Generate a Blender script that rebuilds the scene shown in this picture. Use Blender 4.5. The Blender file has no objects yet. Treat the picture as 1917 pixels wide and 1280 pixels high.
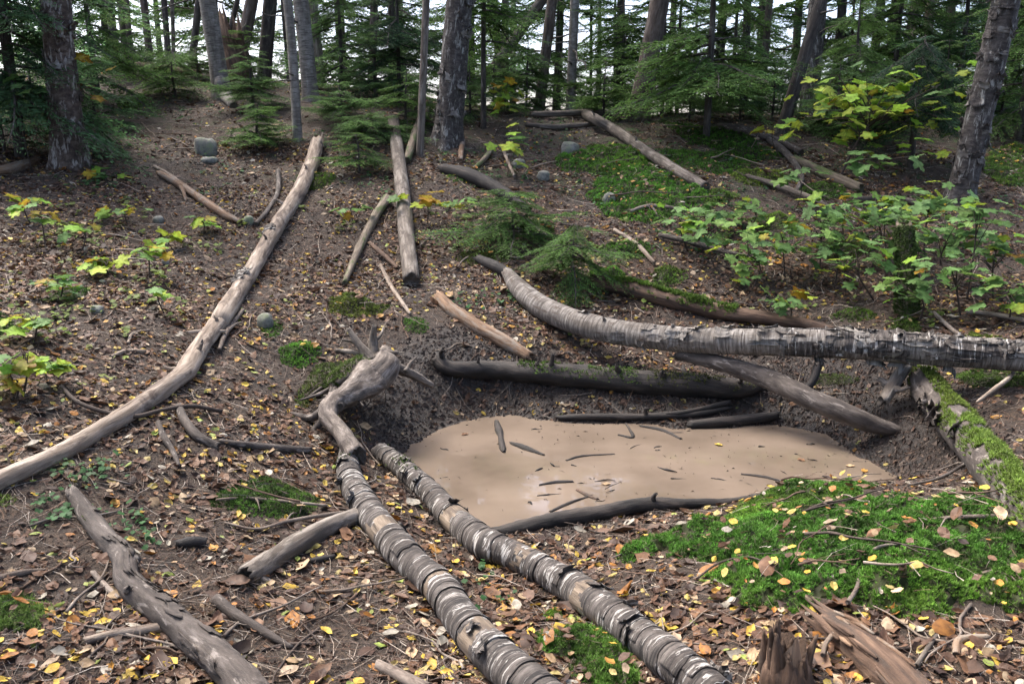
import bpy, math, random
import numpy as np
from mathutils import Matrix, Vector, Euler

# ---------------------------------------------------------------- camera, world, sun, exposure
SC = bpy.context.scene
COL = SC.collection
PITCH = math.radians(14.0)
CAM_H = 1.75
FPX, CU, CV = 1597.0, 958.5, 640.0          # the photograph's pixels
cam_d = bpy.data.cameras.new('camera')
cam = bpy.data.objects.new('camera', cam_d)
COL.objects.link(cam)
cam.location = (0, 0, CAM_H)
cam.rotation_euler = (math.pi / 2 - PITCH, 0, 0)
cam_d.sensor_width = 36.0
cam_d.lens = 36.0 * FPX / 1917.0
cam_d.clip_start = 0.05
cam_d.clip_end = 2000
cam_d.dof.use_dof = True
cam_d.dof.focus_distance = 4.2
cam_d.dof.aperture_fstop = 8.0
SC.camera = cam

SUN_EL, SUN_ROT = math.radians(60), math.radians(-50)
world = bpy.data.worlds.new('World')
SC.world = world
world.use_nodes = True
wn = world.node_tree
sky = wn.nodes.new('ShaderNodeTexSky')
sky.sky_type = 'NISHITA'
sky.sun_disc = False
sky.sun_elevation = SUN_EL
sky.sun_rotation = SUN_ROT
sky.air_density = 0.5
sky.dust_density = 4.0
sky.ozone_density = 0.4
bg = wn.nodes['Background']
wn.links.new(sky.outputs[0], bg.inputs[0])
bg.inputs[1].default_value = 0.15
sd = bpy.data.lights.new('sun', 'SUN')
sun = bpy.data.objects.new('sun', sd)
COL.objects.link(sun)
sd.energy = 1.2
sd.angle = math.radians(28)
sd.color = (1.0, 0.96, 0.89)
# sun direction: rotation 0 = +Y, clockwise from above
_sd = Vector((math.sin(SUN_ROT) * math.cos(SUN_EL), math.cos(SUN_ROT) * math.cos(SUN_EL), math.sin(SUN_EL)))
sun.rotation_euler = (-_sd).to_track_quat('-Z', 'Y').to_euler()
SC.view_settings.view_transform = 'Standard'
SC.view_settings.look = 'None'
SC.view_settings.gamma = 1
SC.view_settings.use_curve_mapping = False
SC.view_settings.exposure = 2.25
SC.cycles.max_bounces = 6
SC.cycles.diffuse_bounces = 3
SC.cycles.glossy_bounces = 2
SC.cycles.transmission_bounces = 3
SC.cycles.use_denoising = True

RNG = np.random.default_rng(7)
random.seed(7)
CP, SP = math.cos(PITCH), math.sin(PITCH)


# ---------------------------------------------------------------- noise
def _hash(ix, iy, iz):
    h = (ix.astype(np.int64) * 374761393 + iy.astype(np.int64) * 668265263 + iz.astype(np.int64) * 2147483647) & 0xFFFFFFFF
    h = ((h ^ (h >> 13)) * 1274126177) & 0xFFFFFFFF
    h = (h ^ (h >> 16)) & 0xFFFFFFFF
    h = (h * 2246822519) & 0xFFFFFFFF
    h = (h ^ (h >> 15)) & 0xFFFFFFFF
    return h / 4294967295.0


def vnoise(x, y, z=0.0):
    x, y, z = np.broadcast_arrays(np.asarray(x, float), np.asarray(y, float), np.asarray(z, float))
    x0, y0, z0 = np.floor(x), np.floor(y), np.floor(z)
    fx, fy, fz = x - x0, y - y0, z - z0
    fx, fy, fz = fx * fx * (3 - 2 * fx), fy * fy * (3 - 2 * fy), fz * fz * (3 - 2 * fz)
    r = 0
    for a in (0, 1):
        for b in (0, 1):
            for c in (0, 1):
                w = (fx if a else 1 - fx) * (fy if b else 1 - fy) * (fz if c else 1 - fz)
                r = r + w * _hash(x0 + a, y0 + b, z0 + c)
    return r * 2 - 1


def fbm(x, y, z=0.0, o=3):
    r, a, f = 0, 1.0, 1.0
    for i in range(o):
        r = r + a * vnoise(np.asarray(x) * f + i * 17.3, np.asarray(y) * f + i * 5.1, np.asarray(z) * f + i * 9.7)
        a *= .5
        f *= 2.03
    return r / 1.75


def sstep(a, b, x):
    t = np.clip((x - a) / (b - a), 0, 1)
    return t * t * (3 - 2 * t)


# ---------------------------------------------------------------- view rays (to find where things stand on the ground)
def ray(u, v):
    a, b = (u - CU) / FPX, (CV - v) / FPX
    return np.array([a, CP + b * SP, -SP + b * CP])


def at(u, v, Y):
    d = ray(u, v)
    return np.array([0, 0, CAM_H]) + d * (Y / d[1])


def at_z(u, v, z):
    d = ray(u, v)
    return np.array([0, 0, CAM_H]) + d * ((z - CAM_H) / d[2])


def depth(p):
    return p[..., 1] * CP - (p[..., 2] - CAM_H) * SP


def project(p):
    p = np.asarray(p, float)
    d = depth(p)
    up = p[..., 1] * SP + (p[..., 2] - CAM_H) * CP
    return CU + FPX * p[..., 0] / d, CV - FPX * up / d


# ---------------------------------------------------------------- terrain
cz = [(0, 1280, .30), (480, 1280, .22), (958, 1280, .19), (1400, 1280, .24), (1917, 1280, .30),
      (0, 1100, .36), (300, 1100, .28), (600, 1100, .16), (0, 900, .46), (300, 900, .34), (560, 900, .2),
      (600, 790, .22), (300, 780, .45), (850, 1120, .12), (1000, 1060, .09),
      (1700, 1000, .33), (1500, 1000, .23), (1500, 930, .19), (1700, 930, .26), (1300, 1010, .11), (1700, 1130, .31),
      (1300, 1130, .18), (1000, 880, .02), (1300, 870, .02), (1550, 860, .05), (900, 950, .05), (1250, 955, .08),
      (1000, 735, .13), (1250, 730, .14), (800, 740, .17), (1000, 655, .31), (1700, 850, .14), (1450, 700, .2),
      (1800, 720, .32), (1900, 800, .31), (1900, 900, .33), (780, 890, .06), (700, 860, .1)]
cy = [(0, 700, 3.9), (300, 700, 4.3), (600, 700, 4.9), (700, 690, 5.1),
      (0, 600, 4.6), (300, 600, 5.0), (600, 600, 5.5), (800, 600, 5.7), (1000, 600, 5.9),
      (0, 500, 5.6), (300, 500, 6.0), (600, 500, 6.6), (800, 500, 6.8), (1000, 550, 6.3), (1000, 450, 7.3),
      (0, 400, 6.8), (300, 400, 7.2), (600, 400, 7.6), (130, 310, 8.2), (400, 310, 8.7), (600, 310, 9.0),
      (850, 350, 8.4), (1000, 350, 8.6), (1000, 280, 10.0), (850, 270, 9.8), (300, 225, 10.3), (700, 225, 10.2),
      (300, 155, 12.3), (430, 185, 11.5), (100, 200, 10.5), (270, 128, 13.5), (0, 150, 12.5), (600, 170, 12.0),
      (1100, 218, 11.8), (900, 215, 11.6),
      (1450, 640, 5.7), (1450, 560, 6.2), (1450, 450, 7.2), (1450, 350, 8.4), (1450, 260, 10.2), (1450, 220, 11.5),
      (1900, 600, 5.4), (1900, 500, 6.4), (1900, 400, 7.6), (1800, 350, 8.3), (1900, 300, 9.2), (1900, 225, 11.2)]
pts = [at_z(u, v, z) for u, v, z in cz] + [at(u, v, Y) for u, v, Y in cy]
pts += [np.array(p) for p in [(-6, 18, 2.3), (-6, 26, .8), (0, 15.5, 1.75), (0, 21, .6), (7, 15, 1.8), (7, 21, .6), (-14, 8, 2.3),
                              (14, 8, 1.7), (-14, 0, 1.2), (14, 0, .8), (-14, 20, 1.2), (14, 20, .6), (0, -4, .2), (-7, -4, .5),
                              (7, -4, .4), (0, .3, .2), (-2.5, .5, .35), (2.5, .5, .32)]]
pts = np.array(pts)
PX, PY, PZ = pts[:, 0], pts[:, 1], pts[:, 2]


def _k(r2):
    return .5 * r2 * np.log(r2 + 1e-9)


_n = len(pts)
_A = np.zeros((_n + 3, _n + 3))
_A[:_n, :_n] = _k((PX[:, None] - PX) ** 2 + (PY[:, None] - PY) ** 2) + np.eye(_n) * .02
_A[:_n, _n:] = np.c_[np.ones(_n), PX, PY]
_A[_n:, :_n] = _A[:_n, _n:].T
_W = np.linalg.solve(_A, np.r_[PZ, 0, 0, 0])


def tps(x, y):
    out = np.zeros(x.shape)
    for i in range(_n):
        out += _W[i] * _k((x - PX[i]) ** 2 + (y - PY[i]) ** 2)
    return out + _W[_n] + _W[_n + 1] * x + _W[_n + 2] * y


POND_PX = [(752, 852), (785, 817), (850, 788), (900, 778), (950, 777), (1050, 788), (1160, 795), (1300, 800), (1450, 797), (1540, 810),
           (1600, 845), (1650, 872), (1685, 900), (1640, 920), (1500, 930), (1420, 936), (1330, 946), (1200, 956), (1000, 986),
           (900, 996), (855, 985), (820, 930), (790, 895), (757, 872)]
POND = np.array([at_z(u, v, 0.0)[:2] for u, v in POND_PX])


def poly_sd(x, y, P):
    """signed distance to a polygon, negative inside"""
    d = np.full(x.shape, 1e9)
    ins = np.zeros(x.shape, bool)
    for i in range(len(P)):
        ax, ay = P[i - 1]
        bx, by = P[i]
        ex, ey = bx - ax, by - ay
        t = np.clip(((x - ax) * ex + (y - ay) * ey) / (ex * ex + ey * ey + 1e-12), 0, 1)
        d = np.minimum(d, np.hypot(x - ax - t * ex, y - ay - t * ey))
        c = ((ay > y) != (by > y)) & (x < (bx - ax) * (y - ay) / (by - ay + 1e-12) + ax)
        ins ^= c
    return np.where(ins, -d, d)


def _axis(lo, hi, d, far, back):
    a = [lo]
    s = d
    while a[-1] > -back:
        s *= 1.12
        a.append(a[-1] - s)
    a = a[::-1]
    while a[-1] < hi:
        a.append(a[-1] + d)
    s = d
    while a[-1] < far:
        s *= 1.10
        a.append(a[-1] + s)
    return np.array(a)


GX = _axis(-4.6, 4.6, .03, 500, 500)
GY = _axis(1.3, 9.5, .03, 500, 80)
gx, gy = np.meshgrid(GX, GY)
_core = (np.abs(gx) < 40) & (np.abs(gy) < 45)
GZ = np.zeros(gx.shape)
GZ[_core] = tps(gx[_core], gy[_core])
_R = np.hypot(gx, gy - 6)
_w = sstep(13, 26, _R)
GZ = np.where(_w < 1, GZ, 0) * (1 - _w) + _w * np.clip(-2.5 - .05 * (_R - 20), -12, 0)
SD = np.full(gx.shape, 9.0)
_near = (np.abs(gx) < 5) & (gy > 1) & (gy < 8)
SD[_near] = poly_sd(gx[_near] + .05 * vnoise(gx[_near] * 6, gy[_near] * 6, 3), gy[_near] + .05 * vnoise(gx[_near] * 6, gy[_near] * 6, 8), POND)
_nz = .07 * sstep(.2, 1.5, gx) * sstep(5.6, 6.8, gy) * fbm(gx * 1.5, gy * 1.5, 33, 3) * (1 - sstep(9, 10, gy)) + .06 * sstep(8.5, 11, gy) * fbm(gx * 1.1, gy * 1.1, 31, 3) + .035 * fbm(gx * 2.2, gy * 2.2, 1, 3) + .014 * fbm(gx * 9, gy * 9, 4, 3)
_edge = sstep(0.0, .32, SD)
_wetz = np.exp(-np.maximum(SD, 0) / .35) * sstep(0, .12, SD)
GZ = GZ + _wetz * (.030 * fbm(gx * 7, gy * 7, 21, 3) + .016 * fbm(gx * 17, gy * 17, 23, 2))
GZ = GZ + _nz * (.35 + .65 * sstep(0, .5, SD))
GZ = np.where(SD > 0, _edge * GZ + (1 - _edge) * (SD * .13 + .012 * fbm(gx * 14, gy * 14, 6, 2)), np.minimum(-.004 + SD * .35, 0) - .004)
GZ = np.maximum(GZ, -12.5)
GZ = np.where(_near & (SD < 0), np.maximum(GZ, -.14), GZ)


def _bil(F, x, y):
    x = np.asarray(x, float)
    y = np.asarray(y, float)
    i = np.clip(np.searchsorted(GX, x) - 1, 0, len(GX) - 2)
    j = np.clip(np.searchsorted(GY, y) - 1, 0, len(GY) - 2)
    fx = (x - GX[i]) / (GX[i + 1] - GX[i])
    fy = (y - GY[j]) / (GY[j + 1] - GY[j])
    return (F[j, i] * (1 - fx) + F[j, i + 1] * fx) * (1 - fy) + (F[j + 1, i] * (1 - fx) + F[j + 1, i + 1] * fx) * fy


def H(x, y):
    return _bil(GZ, x, y)


def pond_d(x, y):
    return _bil(SD, x, y)


_T = np.linspace(1.2, 30, 6000)


def P(u, v, off=0.0):
    """where the sight line through a photo pixel meets the ground raised by off"""
    d = ray(u, v)
    q = np.array([0, 0, CAM_H]) + d * _T[:, None]
    below = q[:, 2] < H(q[:, 0], q[:, 1]) + off
    k = int(np.argmax(below)) if below.any() else 3000
    return q[k]


# ---------------------------------------------------------------- materials
def newmat(name):
    m = bpy.data.materials.new(name)
    m.use_nodes = True
    nt = m.node_tree
    return m, nt, nt.nodes['Principled BSDF']


def nd(nt, t, **kw):
    n = nt.nodes.new(t)
    for k, v in kw.items():
        if k.startswith('_'):
            setattr(n, k[1:], v)
        else:
            n.inputs[k].default_value = v
    return n


def ramp(nt, stops, fac):
    r = nt.nodes.new('ShaderNodeValToRGB')
    el = r.color_ramp.elements
    while len(el) < len(stops):
        el.new(.5)
    for e, (p, c) in zip(el, stops):
        e.position = p
        e.color = (*c, 1) if len(c) == 3 else c
    nt.links.new(fac, r.inputs[0])
    return r


def noise_tex(nt, vec, scale, detail=5, rough=.6, dist=0.0):
    n = nd(nt, 'ShaderNodeTexNoise', Scale=scale, Detail=detail, Roughness=rough, Distortion=dist)
    if vec is not None:
        nt.links.new(vec, n.inputs['Vector'])
    return n


def mapped(nt, src, scale):
    m = nt.nodes.new('ShaderNodeMapping')
    m.inputs['Scale'].default_value = scale
    nt.links.new(src, m.inputs['Vector'])
    return m.outputs[0]


def mixc(nt, fac, a, b, mode='MIX'):
    m = nt.nodes.new('ShaderNodeMix')
    m.data_type = 'RGBA'
    m.blend_type = mode
    for s, v in ((0, fac), (6, a), (7, b)):
        if hasattr(v, 'is_linked') or isinstance(v, bpy.types.NodeSocket):
            nt.links.new(v, m.inputs[s])
        else:
            m.inputs[s].default_value = (*v, 1) if s else v
    return m.outputs[2]


def bump(nt, h, strength, dist, bsdf, prev=None):
    b = nt.nodes.new('ShaderNodeBump')
    b.inputs['Strength'].default_value = strength
    b.inputs['Distance'].default_value = dist
    nt.links.new(h, b.inputs['Height'])
    if prev is not None:
        nt.links.new(prev, b.inputs['Normal'])
    nt.links.new(b.outputs[0], bsdf.inputs['Normal'])
    return b.outputs[0]


def wood_mat(name, stops, fibre=(55, 55, 4), patch=None, patch_scale=5, patch_lo=.52, patch_hi=.6, moss=0, rough=.85, bump_d=.006, lent=None, pmap=(3.2, 3.2, 1.0)):
    """bark or bare wood on tube coordinates (tc: x, y round the log, z along it, in metres)"""
    m, nt, b = newmat(name)
    a = nt.nodes.new('ShaderNodeAttribute')
    a.attribute_name = 'tc'
    tc = a.outputs['Vector']
    n1 = noise_tex(nt, mapped(nt, tc, fibre), 1.0, 6, .65, .3)
    c = ramp(nt, stops, n1.outputs[0]).outputs[0]
    n3 = noise_tex(nt, mapped(nt, tc, (14, 14, 3)), 1.0, 5, .65)
    c = mixc(nt, ramp(nt, [(.35, (0, 0, 0)), (.65, (.85, .85, .85))], n3.outputs[0]).outputs[0], c,
             mixc(nt, 1.0, c, (.42, .37, .33), 'MULTIPLY'))
    hgt = n1.outputs[0]
    if patch:
        n2 = noise_tex(nt, mapped(nt, tc, pmap), patch_scale, 7, .68, .6)
        f = ramp(nt, [(patch_lo, (0, 0, 0)), (patch_hi, (1, 1, 1))], n2.outputs[0]).outputs[0]
        pc = ramp(nt, [(.3, tuple(x * .7 for x in patch)), (.7, patch)], n1.outputs[0]).outputs[0]
        c = mixc(nt, f, c, pc)
    if lent:
        n4 = noise_tex(nt, mapped(nt, tc, (9, 9, 110)), 1.0, 2, .5)
        f = ramp(nt, [(.585, (0, 0, 0)), (.625, (1, 1, 1))], n4.outputs[0]).outputs[0]
        c = mixc(nt, f, c, lent)
    if moss:
        n5 = noise_tex(nt, mapped(nt, tc, (3, 3, 1)), 4, 6, .65)
        f = ramp(nt, [(.62 - moss, (0, 0, 0)), (.72 - moss, (1, 1, 1))], n5.outputs[0]).outputs[0]
        n6 = noise_tex(nt, tc, 90, 3, .6)
        mc = ramp(nt, [(.3, (.02, .035, .008)), (.7, (.07, .1, .02))], n6.outputs[0]).outputs[0]
        c = mixc(nt, f, c, mc)
    nt.links.new(c, b.inputs['Base Color'])
    b.inputs['Roughness'].default_value = rough
    nf = noise_tex(nt, tc, 160, 4, .7)
    p = bump(nt, nf.outputs[0], .5, .004, b)
    bump(nt, hgt, .9, bump_d, b, p)
    return m


M = {}
M['pale_wood'] = wood_mat('pale_dead_wood', [(.3, (.07, .05, .037)), (.46, (.24, .19, .145)), (.7, (.44, .38, .315))], (40, 40, 3), (.085, .06, .045), 4, .52, .62)
M['grey_wood'] = wood_mat('grey_dead_wood', [(.3, (.06, .05, .042)), (.5, (.17, .145, .12)), (.72, (.33, .3, .26))], (45, 45, 3), (.07, .055, .042), 5, .47, .58)
M['dark_bark'] = wood_mat('dark_log_bark', [(.3, (.02, .016, .014)), (.5, (.07, .057, .048)), (.75, (.15, .13, .115))], (28, 28, 9), (.23, .2, .175), 9, .56, .64)
M['wet_wood'] = wood_mat('wet_black_wood', [(.3, (.006, .005, .004)), (.5, (.026, .020, .016)), (.75, (.085, .066, .052))], (38, 38, 4), (.010, .008, .006), 5, .48, .6, rough=.78)
M['char_wood'] = wood_mat('black_rotten_wood', [(.3, (.006, .005, .005)), (.55, (.022, .018, .016)), (.8, (.07, .055, .045))], (38, 38, 5), rough=.8)
M['orange_wood'] = wood_mat('orange_rotten_wood', [(.3, (.07, .035, .018)), (.5, (.19, .115, .066)), (.75, (.33, .235, .155))], (40, 40, 3), (.22, .18, .14), 5, .5, .6)
M['brown_wood'] = wood_mat('brown_rotten_wood', [(.3, (.025, .015, .010)), (.5, (.11, .065, .04)), (.75, (.26, .17, .11))], (45, 45, 4), (.05, .035, .025), 5, .52, .64)
M['moss_wood'] = wood_mat('mossy_dead_wood', [(.3, (.04, .03, .02)), (.5, (.15, .12, .085)), (.75, (.3, .25, .19))], (40, 40, 4), moss=.12)
M['birch_wood'] = wood_mat('peeled_birch_wood', [(.3, (.04, .03, .022)), (.47, (.15, .115, .082)), (.75, (.36, .295, .22))], (42, 42, 4), (.10, .075, .055), 5, .53, .63)
M['birch_bark'] = wood_mat('birch_bark', [(.3, (.016, .013, .011)), (.48, (.056, .047, .041)), (.72, (.165, .147, .132))], (10, 10, 60), (.40, .38, .35), 6, .55, .6, lent=(.010, .008, .007), bump_d=.004, pmap=(1.5, 1.5, 8.5))
M['birch_log'] = wood_mat('fallen_birch_bark', [(.3, (.05, .043, .037)), (.5, (.165, .15, .133)), (.72, (.36, .34, .31))], (9, 9, 55), (.07, .05, .036), 5, .55, .65, lent=(.05, .04, .033), bump_d=.004)
M['birch_tree'] = wood_mat('birch_tree_bark', [(.25, (.10, .09, .08)), (.5, (.22, .205, .185)), (.75, (.36, .345, .32))], (12, 12, 26), (.12, .125, .09), 4, .56, .68, lent=(.07, .06, .05), bump_d=.005)
M['dark_tree'] = wood_mat('dark_conifer_bark', [(.3, (.018, .014, .012)), (.5, (.06, .05, .043)), (.75, (.13, .115, .10))], (22, 22, 6), (.16, .16, .14), 6, .58, .68, bump_d=.012)
M['brown_tree'] = wood_mat('brown_conifer_bark', [(.3, (.03, .02, .016)), (.5, (.10, .075, .06)), (.75, (.2, .165, .14))], (22, 22, 5), (.17, .16, .14), 6, .55, .66, bump_d=.012)
M['flaky_tree'] = wood_mat('flaky_birch_bark', [(.3, (.018, .012, .009)), (.5, (.075, .052, .04)), (.75, (.2, .165, .14))], (14, 14, 22), (.33, .305, .275), 7, .53, .62, bump_d=.012)
M['stub_bark'] = wood_mat('scaly_trunk_bark', [(.3, (.016, .013, .012)), (.5, (.055, .047, .042)), (.75, (.14, .125, .115))], (16, 16, 34), (.29, .285, .26), 8, .545, .64, bump_d=.010)
M['burl'] = wood_mat('grey_burl_bark', [(.3, (.035, .028, .023)), (.5, (.15, .125, .105)), (.72, (.34, .30, .265))], (34, 34, 16), (.06, .045, .036), 7, .5, .6, bump_d=.010)
M['twig'] = wood_mat('twig_wood', [(.3, (.07, .055, .045)), (.5, (.2, .165, .135)), (.75, (.36, .31, .26))], (30, 30, 8), (.09, .06, .045), 6, .54, .62, bump_d=.002)
M['stem'] = wood_mat('sapling_stem_bark', [(.3, (.03, .02, .015)), (.7, (.09, .065, .05))], (30, 30, 8), bump_d=.002)


def leaf_mat(name, transl=.3, rough=.55, scale=60, spec=.3):
    m, nt, b = newmat(name)
    a = nt.nodes.new('ShaderNodeAttribute')
    a.attribute_name = 'col'
    g = nt.nodes.new('ShaderNodeNewGeometry')
    n = noise_tex(nt, g.outputs['Position'], scale, 4, .65)
    r = ramp(nt, [(.3, (.5, .45, .4)), (.62, (1.1, 1.1, 1.1))], n.outputs[0])
    c = mixc(nt, 1.0, a.outputs['Color'], r.outputs[0], 'MULTIPLY')
    oi = nt.nodes.new('ShaderNodeObjectInfo')
    hs = nt.nodes.new('ShaderNodeHueSaturation')
    mr = nd(nt, 'ShaderNodeMapRange')
    mr.inputs['To Min'].default_value = .75
    mr.inputs['To Max'].default_value = 1.25
    nt.links.new(oi.outputs['Random'], mr.inputs['Value'])
    nt.links.new(mr.outputs[0], hs.inputs['Value'])
    nt.links.new(c, hs.inputs['Color'])
    c = hs.outputs[0]
    nt.links.new(c, b.inputs['Base Color'])
    b.inputs['Roughness'].default_value = rough
    b.inputs['Specular IOR Level'].default_value = spec
    t = nt.nodes.new('ShaderNodeBsdfTranslucent')
    nt.links.new(c, t.inputs['Color'])
    mx = nt.nodes.new('ShaderNodeMixShader')
    mx.inputs[0].default_value = transl
    nt.links.new(b.outputs[0], mx.inputs[1])
    nt.links.new(t.outputs[0], mx.inputs[2])
    nt.links.new(mx.outputs[0], nt.nodes['Material Output'].inputs[0])
    return m


M['litter'] = leaf_mat('fallen_leaf_tissue', .12, .6, 45)
M['maple'] = leaf_mat('maple_leaf_tissue', .42, .55, 25, .18)
M['needle'] = leaf_mat('conifer_needles', .45, .6, 8, .12)
M['moss'] = leaf_mat('moss_fronds', .25, .7, 14)
M['debris'] = leaf_mat('twig_and_needle_debris', .0, .8, 60)


def ground_mat():
    m, nt, b = newmat('forest_floor')
    g = nt.nodes.new('ShaderNodeNewGeometry')
    pos = g.outputs['Position']
    n1 = noise_tex(nt, pos, 55, 8, .72)
    n2 = noise_tex(nt, pos, 3.2, 5, .6)
    n3 = noise_tex(nt, pos, 16, 6, .7)
    c1 = ramp(nt, [(.3, (.010, .007, .005)), (.48, (.040, .025, .015)), (.6, (.085, .056, .036)), (.75, (.2, .155, .115))], n1.outputs[0]).outputs[0]
    c2 = ramp(nt, [(.3, (.010, .007, .005)), (.5, (.034, .023, .016)), (.72, (.10, .075, .055))], n3.outputs[0]).outputs[0]
    c = mixc(nt, ramp(nt, [(.42, (0, 0, 0)), (.6, (1, 1, 1))], n2.outputs[0]).outputs[0], c1, c2)
    a = nt.nodes.new('ShaderNodeAttribute')
    a.attribute_name = 'wet'
    mud = ramp(nt, [(.3, (.005, .004, .003)), (.52, (.020, .014, .011)), (.72, (.065, .05, .04))], n3.outputs[0]).outputs[0]
    c = mixc(nt, a.outputs['Fac'], c, mud)
    gr = nt.nodes.new('ShaderNodeAttribute')
    gr.attribute_name = 'green'
    ng = noise_tex(nt, pos, 7, 6, .7)
    gf = ramp(nt, [(.5, (0, 0, 0)), (.6, (1, 1, 1))], ng.outputs[0]).outputs[0]
    gm = nt.nodes.new('ShaderNodeMath')
    gm.operation = 'MULTIPLY'
    nt.links.new(gf, gm.inputs[0])
    nt.links.new(gr.outputs['Fac'], gm.inputs[1])
    gc = ramp(nt, [(.3, (.012, .028, .006)), (.7, (.05, .085, .015))], n1.outputs[0]).outputs[0]
    c = mixc(nt, gm.outputs[0], c, gc)
    nt.links.new(c, b.inputs['Base Color'])
    mr = nd(nt, 'ShaderNodeMapRange')
    mr.inputs['To Min'].default_value = .9
    mr.inputs['To Max'].default_value = .42
    nt.links.new(a.outputs['Fac'], mr.inputs['Value'])
    nt.links.new(mr.outputs[0], b.inputs['Roughness'])
    p = bump(nt, n3.outputs[0], 1.0, .05, b)
    bump(nt, n1.outputs[0], .9, .012, b, p)
    return m


def water_mat():
    m, nt, b = newmat('muddy_water')
    g = nt.nodes.new('ShaderNodeNewGeometry')
    n = noise_tex(nt, g.outputs['Position'], 2.0, 4, .5)
    c = ramp(nt, [(.25, (.096, .074, .055)), (.5, (.145, .113, .086)), (.75, (.19, .149, .115))], n.outputs[0]).outputs[0]
    n2 = noise_tex(nt, g.outputs['Position'], 55, 3, .5)
    c = mixc(nt, ramp(nt, [(.7, (0, 0, 0)), (.74, (.6, .6, .6))], n2.outputs[0]).outputs[0], c, (.14, .09, .05))
    nt.links.new(c, b.inputs['Base Color'])
    b.inputs['Roughness'].default_value = .015
    b.inputs['IOR'].default_value = 1.33
    nb = noise_tex(nt, g.outputs['Position'], 5, 2, .5)
    bump(nt, nb.outputs[0], .10, .008, b)
    return m


M['ground'] = ground_mat()
M['water'] = water_mat()


def rock_mat():
    m, nt, b = newmat('stone')
    g = nt.nodes.new('ShaderNodeNewGeometry')
    n = noise_tex(nt, g.outputs['Position'], 18, 8, .7)
    c = ramp(nt, [(.3, (.04, .04, .034)), (.5, (.15, .15, .13)), (.75, (.3, .3, .265))], n.outputs[0]).outputs[0]
    n2 = noise_tex(nt, g.outputs['Position'], 9, 5, .7)
    c = mixc(nt, ramp(nt, [(.5, (0, 0, 0)), (.62, (.8, .8, .8))], n2.outputs[0]).outputs[0], c, (.12, .15, .07))
    nt.links.new(c, b.inputs['Base Color'])
    b.inputs['Roughness'].default_value = .85
    bump(nt, n.outputs[0], .6, .01, b)
    return m


M['rock'] = rock_mat()


# ---------------------------------------------------------------- mesh helpers
def mesh_np(name, V, F, mats, tc=None, col=None, midx=None, smooth=True):
    """V (n,3); F list of (k,3) / (k,4) int arrays"""
    me = bpy.data.meshes.new(name)
    V = np.asarray(V, np.float32)
    F = [np.asarray(f, np.int32) for f in F if len(f)]
    nl = sum(f.size for f in F)
    npoly = sum(len(f) for f in F)
    me.vertices.add(len(V))
    me.vertices.foreach_set('co', V.ravel())
    me.loops.add(nl)
    me.polygons.add(npoly)
    me.loops.foreach_set('vertex_index', np.concatenate([f.ravel() for f in F]))
    cnt = np.concatenate([np.full(len(f), f.shape[1], np.int32) for f in F])
    st = np.zeros(npoly, np.int32)
    st[1:] = np.cumsum(cnt)[:-1]
    me.polygons.foreach_set('loop_start', st)
    for m in (mats if isinstance(mats, (list, tuple)) else [mats]):
        me.materials.append(m)
    if midx is not None:
        me.polygons.foreach_set('material_index', np.asarray(midx, np.int32))
    me.polygons.foreach_set('use_smooth', np.full(npoly, smooth))
    if tc is not None:
        a = me.attributes.new('tc', 'FLOAT_VECTOR', 'POINT')
        a.data.foreach_set('vector', np.asarray(tc, np.float32).ravel())
    if col is not None:
        a = me.attributes.new('col', 'FLOAT_COLOR', 'POINT')
        c4 = np.ones((len(V), 4), np.float32)
        c4[:, :3] = col
        a.data.foreach_set('color', c4.ravel())
    me.update(calc_edges=True)
    me.validate()
    return me


def link(o, parent=None):
    COL.objects.link(o)
    if parent is not None:
        o.parent = parent
    return o


def thing(name, label, cat, loc, group=None):
    o = bpy.data.objects.new(name, None)
    o.empty_display_size = .1
    link(o)
    o.location = [float(x) for x in loc]
    o['label'] = label
    o['category'] = cat
    if group:
        o['group'] = group
    return o


def part(name, me, parent=None, loc=(0, 0, 0), rot=None, scale=None, label=None):
    o = bpy.data.objects.new(name, me)
    link(o, parent)
    o.location = [float(x) for x in loc]
    if rot is not None:
        o.rotation_euler = rot
    if scale is not None:
        o.scale = (scale,) * 3 if np.isscalar(scale) else scale
    if label:
        o['label'] = label
    return o


def tag(o, label, cat, group=None, kind=None):
    o['label'] = label
    if cat:
        o['category'] = cat
    if group:
        o['group'] = group
    if kind:
        o['kind'] = kind
    return o


class MB:
    """collects pieces into one mesh"""
    def __init__(self):
        self.V, self.T, self.Q, self.tc, self.col, self.n = [], [], [], [], [], 0
        self.mt, self.mq = [], []

    def add(self, V, T=None, Q=None, tc=None, col=None, m=0):
        V = np.asarray(V, float)
        self.V.append(V)
        if T is not None and len(T):
            self.T.append(np.asarray(T) + self.n)
            self.mt.append(np.full(len(T), m))
        if Q is not None and len(Q):
            self.Q.append(np.asarray(Q) + self.n)
            self.mq.append(np.full(len(Q), m))
        self.tc.append(np.asarray(tc, float) if tc is not None else V)
        c = np.ones((len(V), 3)) * .2
        if col is not None:
            c = np.broadcast_to(np.asarray(col, float), (len(V), 3))
        self.col.append(c)
        self.n += len(V)

    def tube(self, t, m=0, loc=(0, 0, 0)):
        self.add(t.V - np.asarray(loc), t.Tr, t.Qd, t.tc, m=m)

    def mesh(self, name, mats, smooth=True):
        F, mi = [], []
        if self.T:
            F.append(np.concatenate(self.T))
            mi += self.mt
        if self.Q:
            F.append(np.concatenate(self.Q))
            mi += self.mq
        return mesh_np(name, np.concatenate(self.V), F, mats, np.concatenate(self.tc), np.concatenate(self.col), np.concatenate(mi), smooth)


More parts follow.
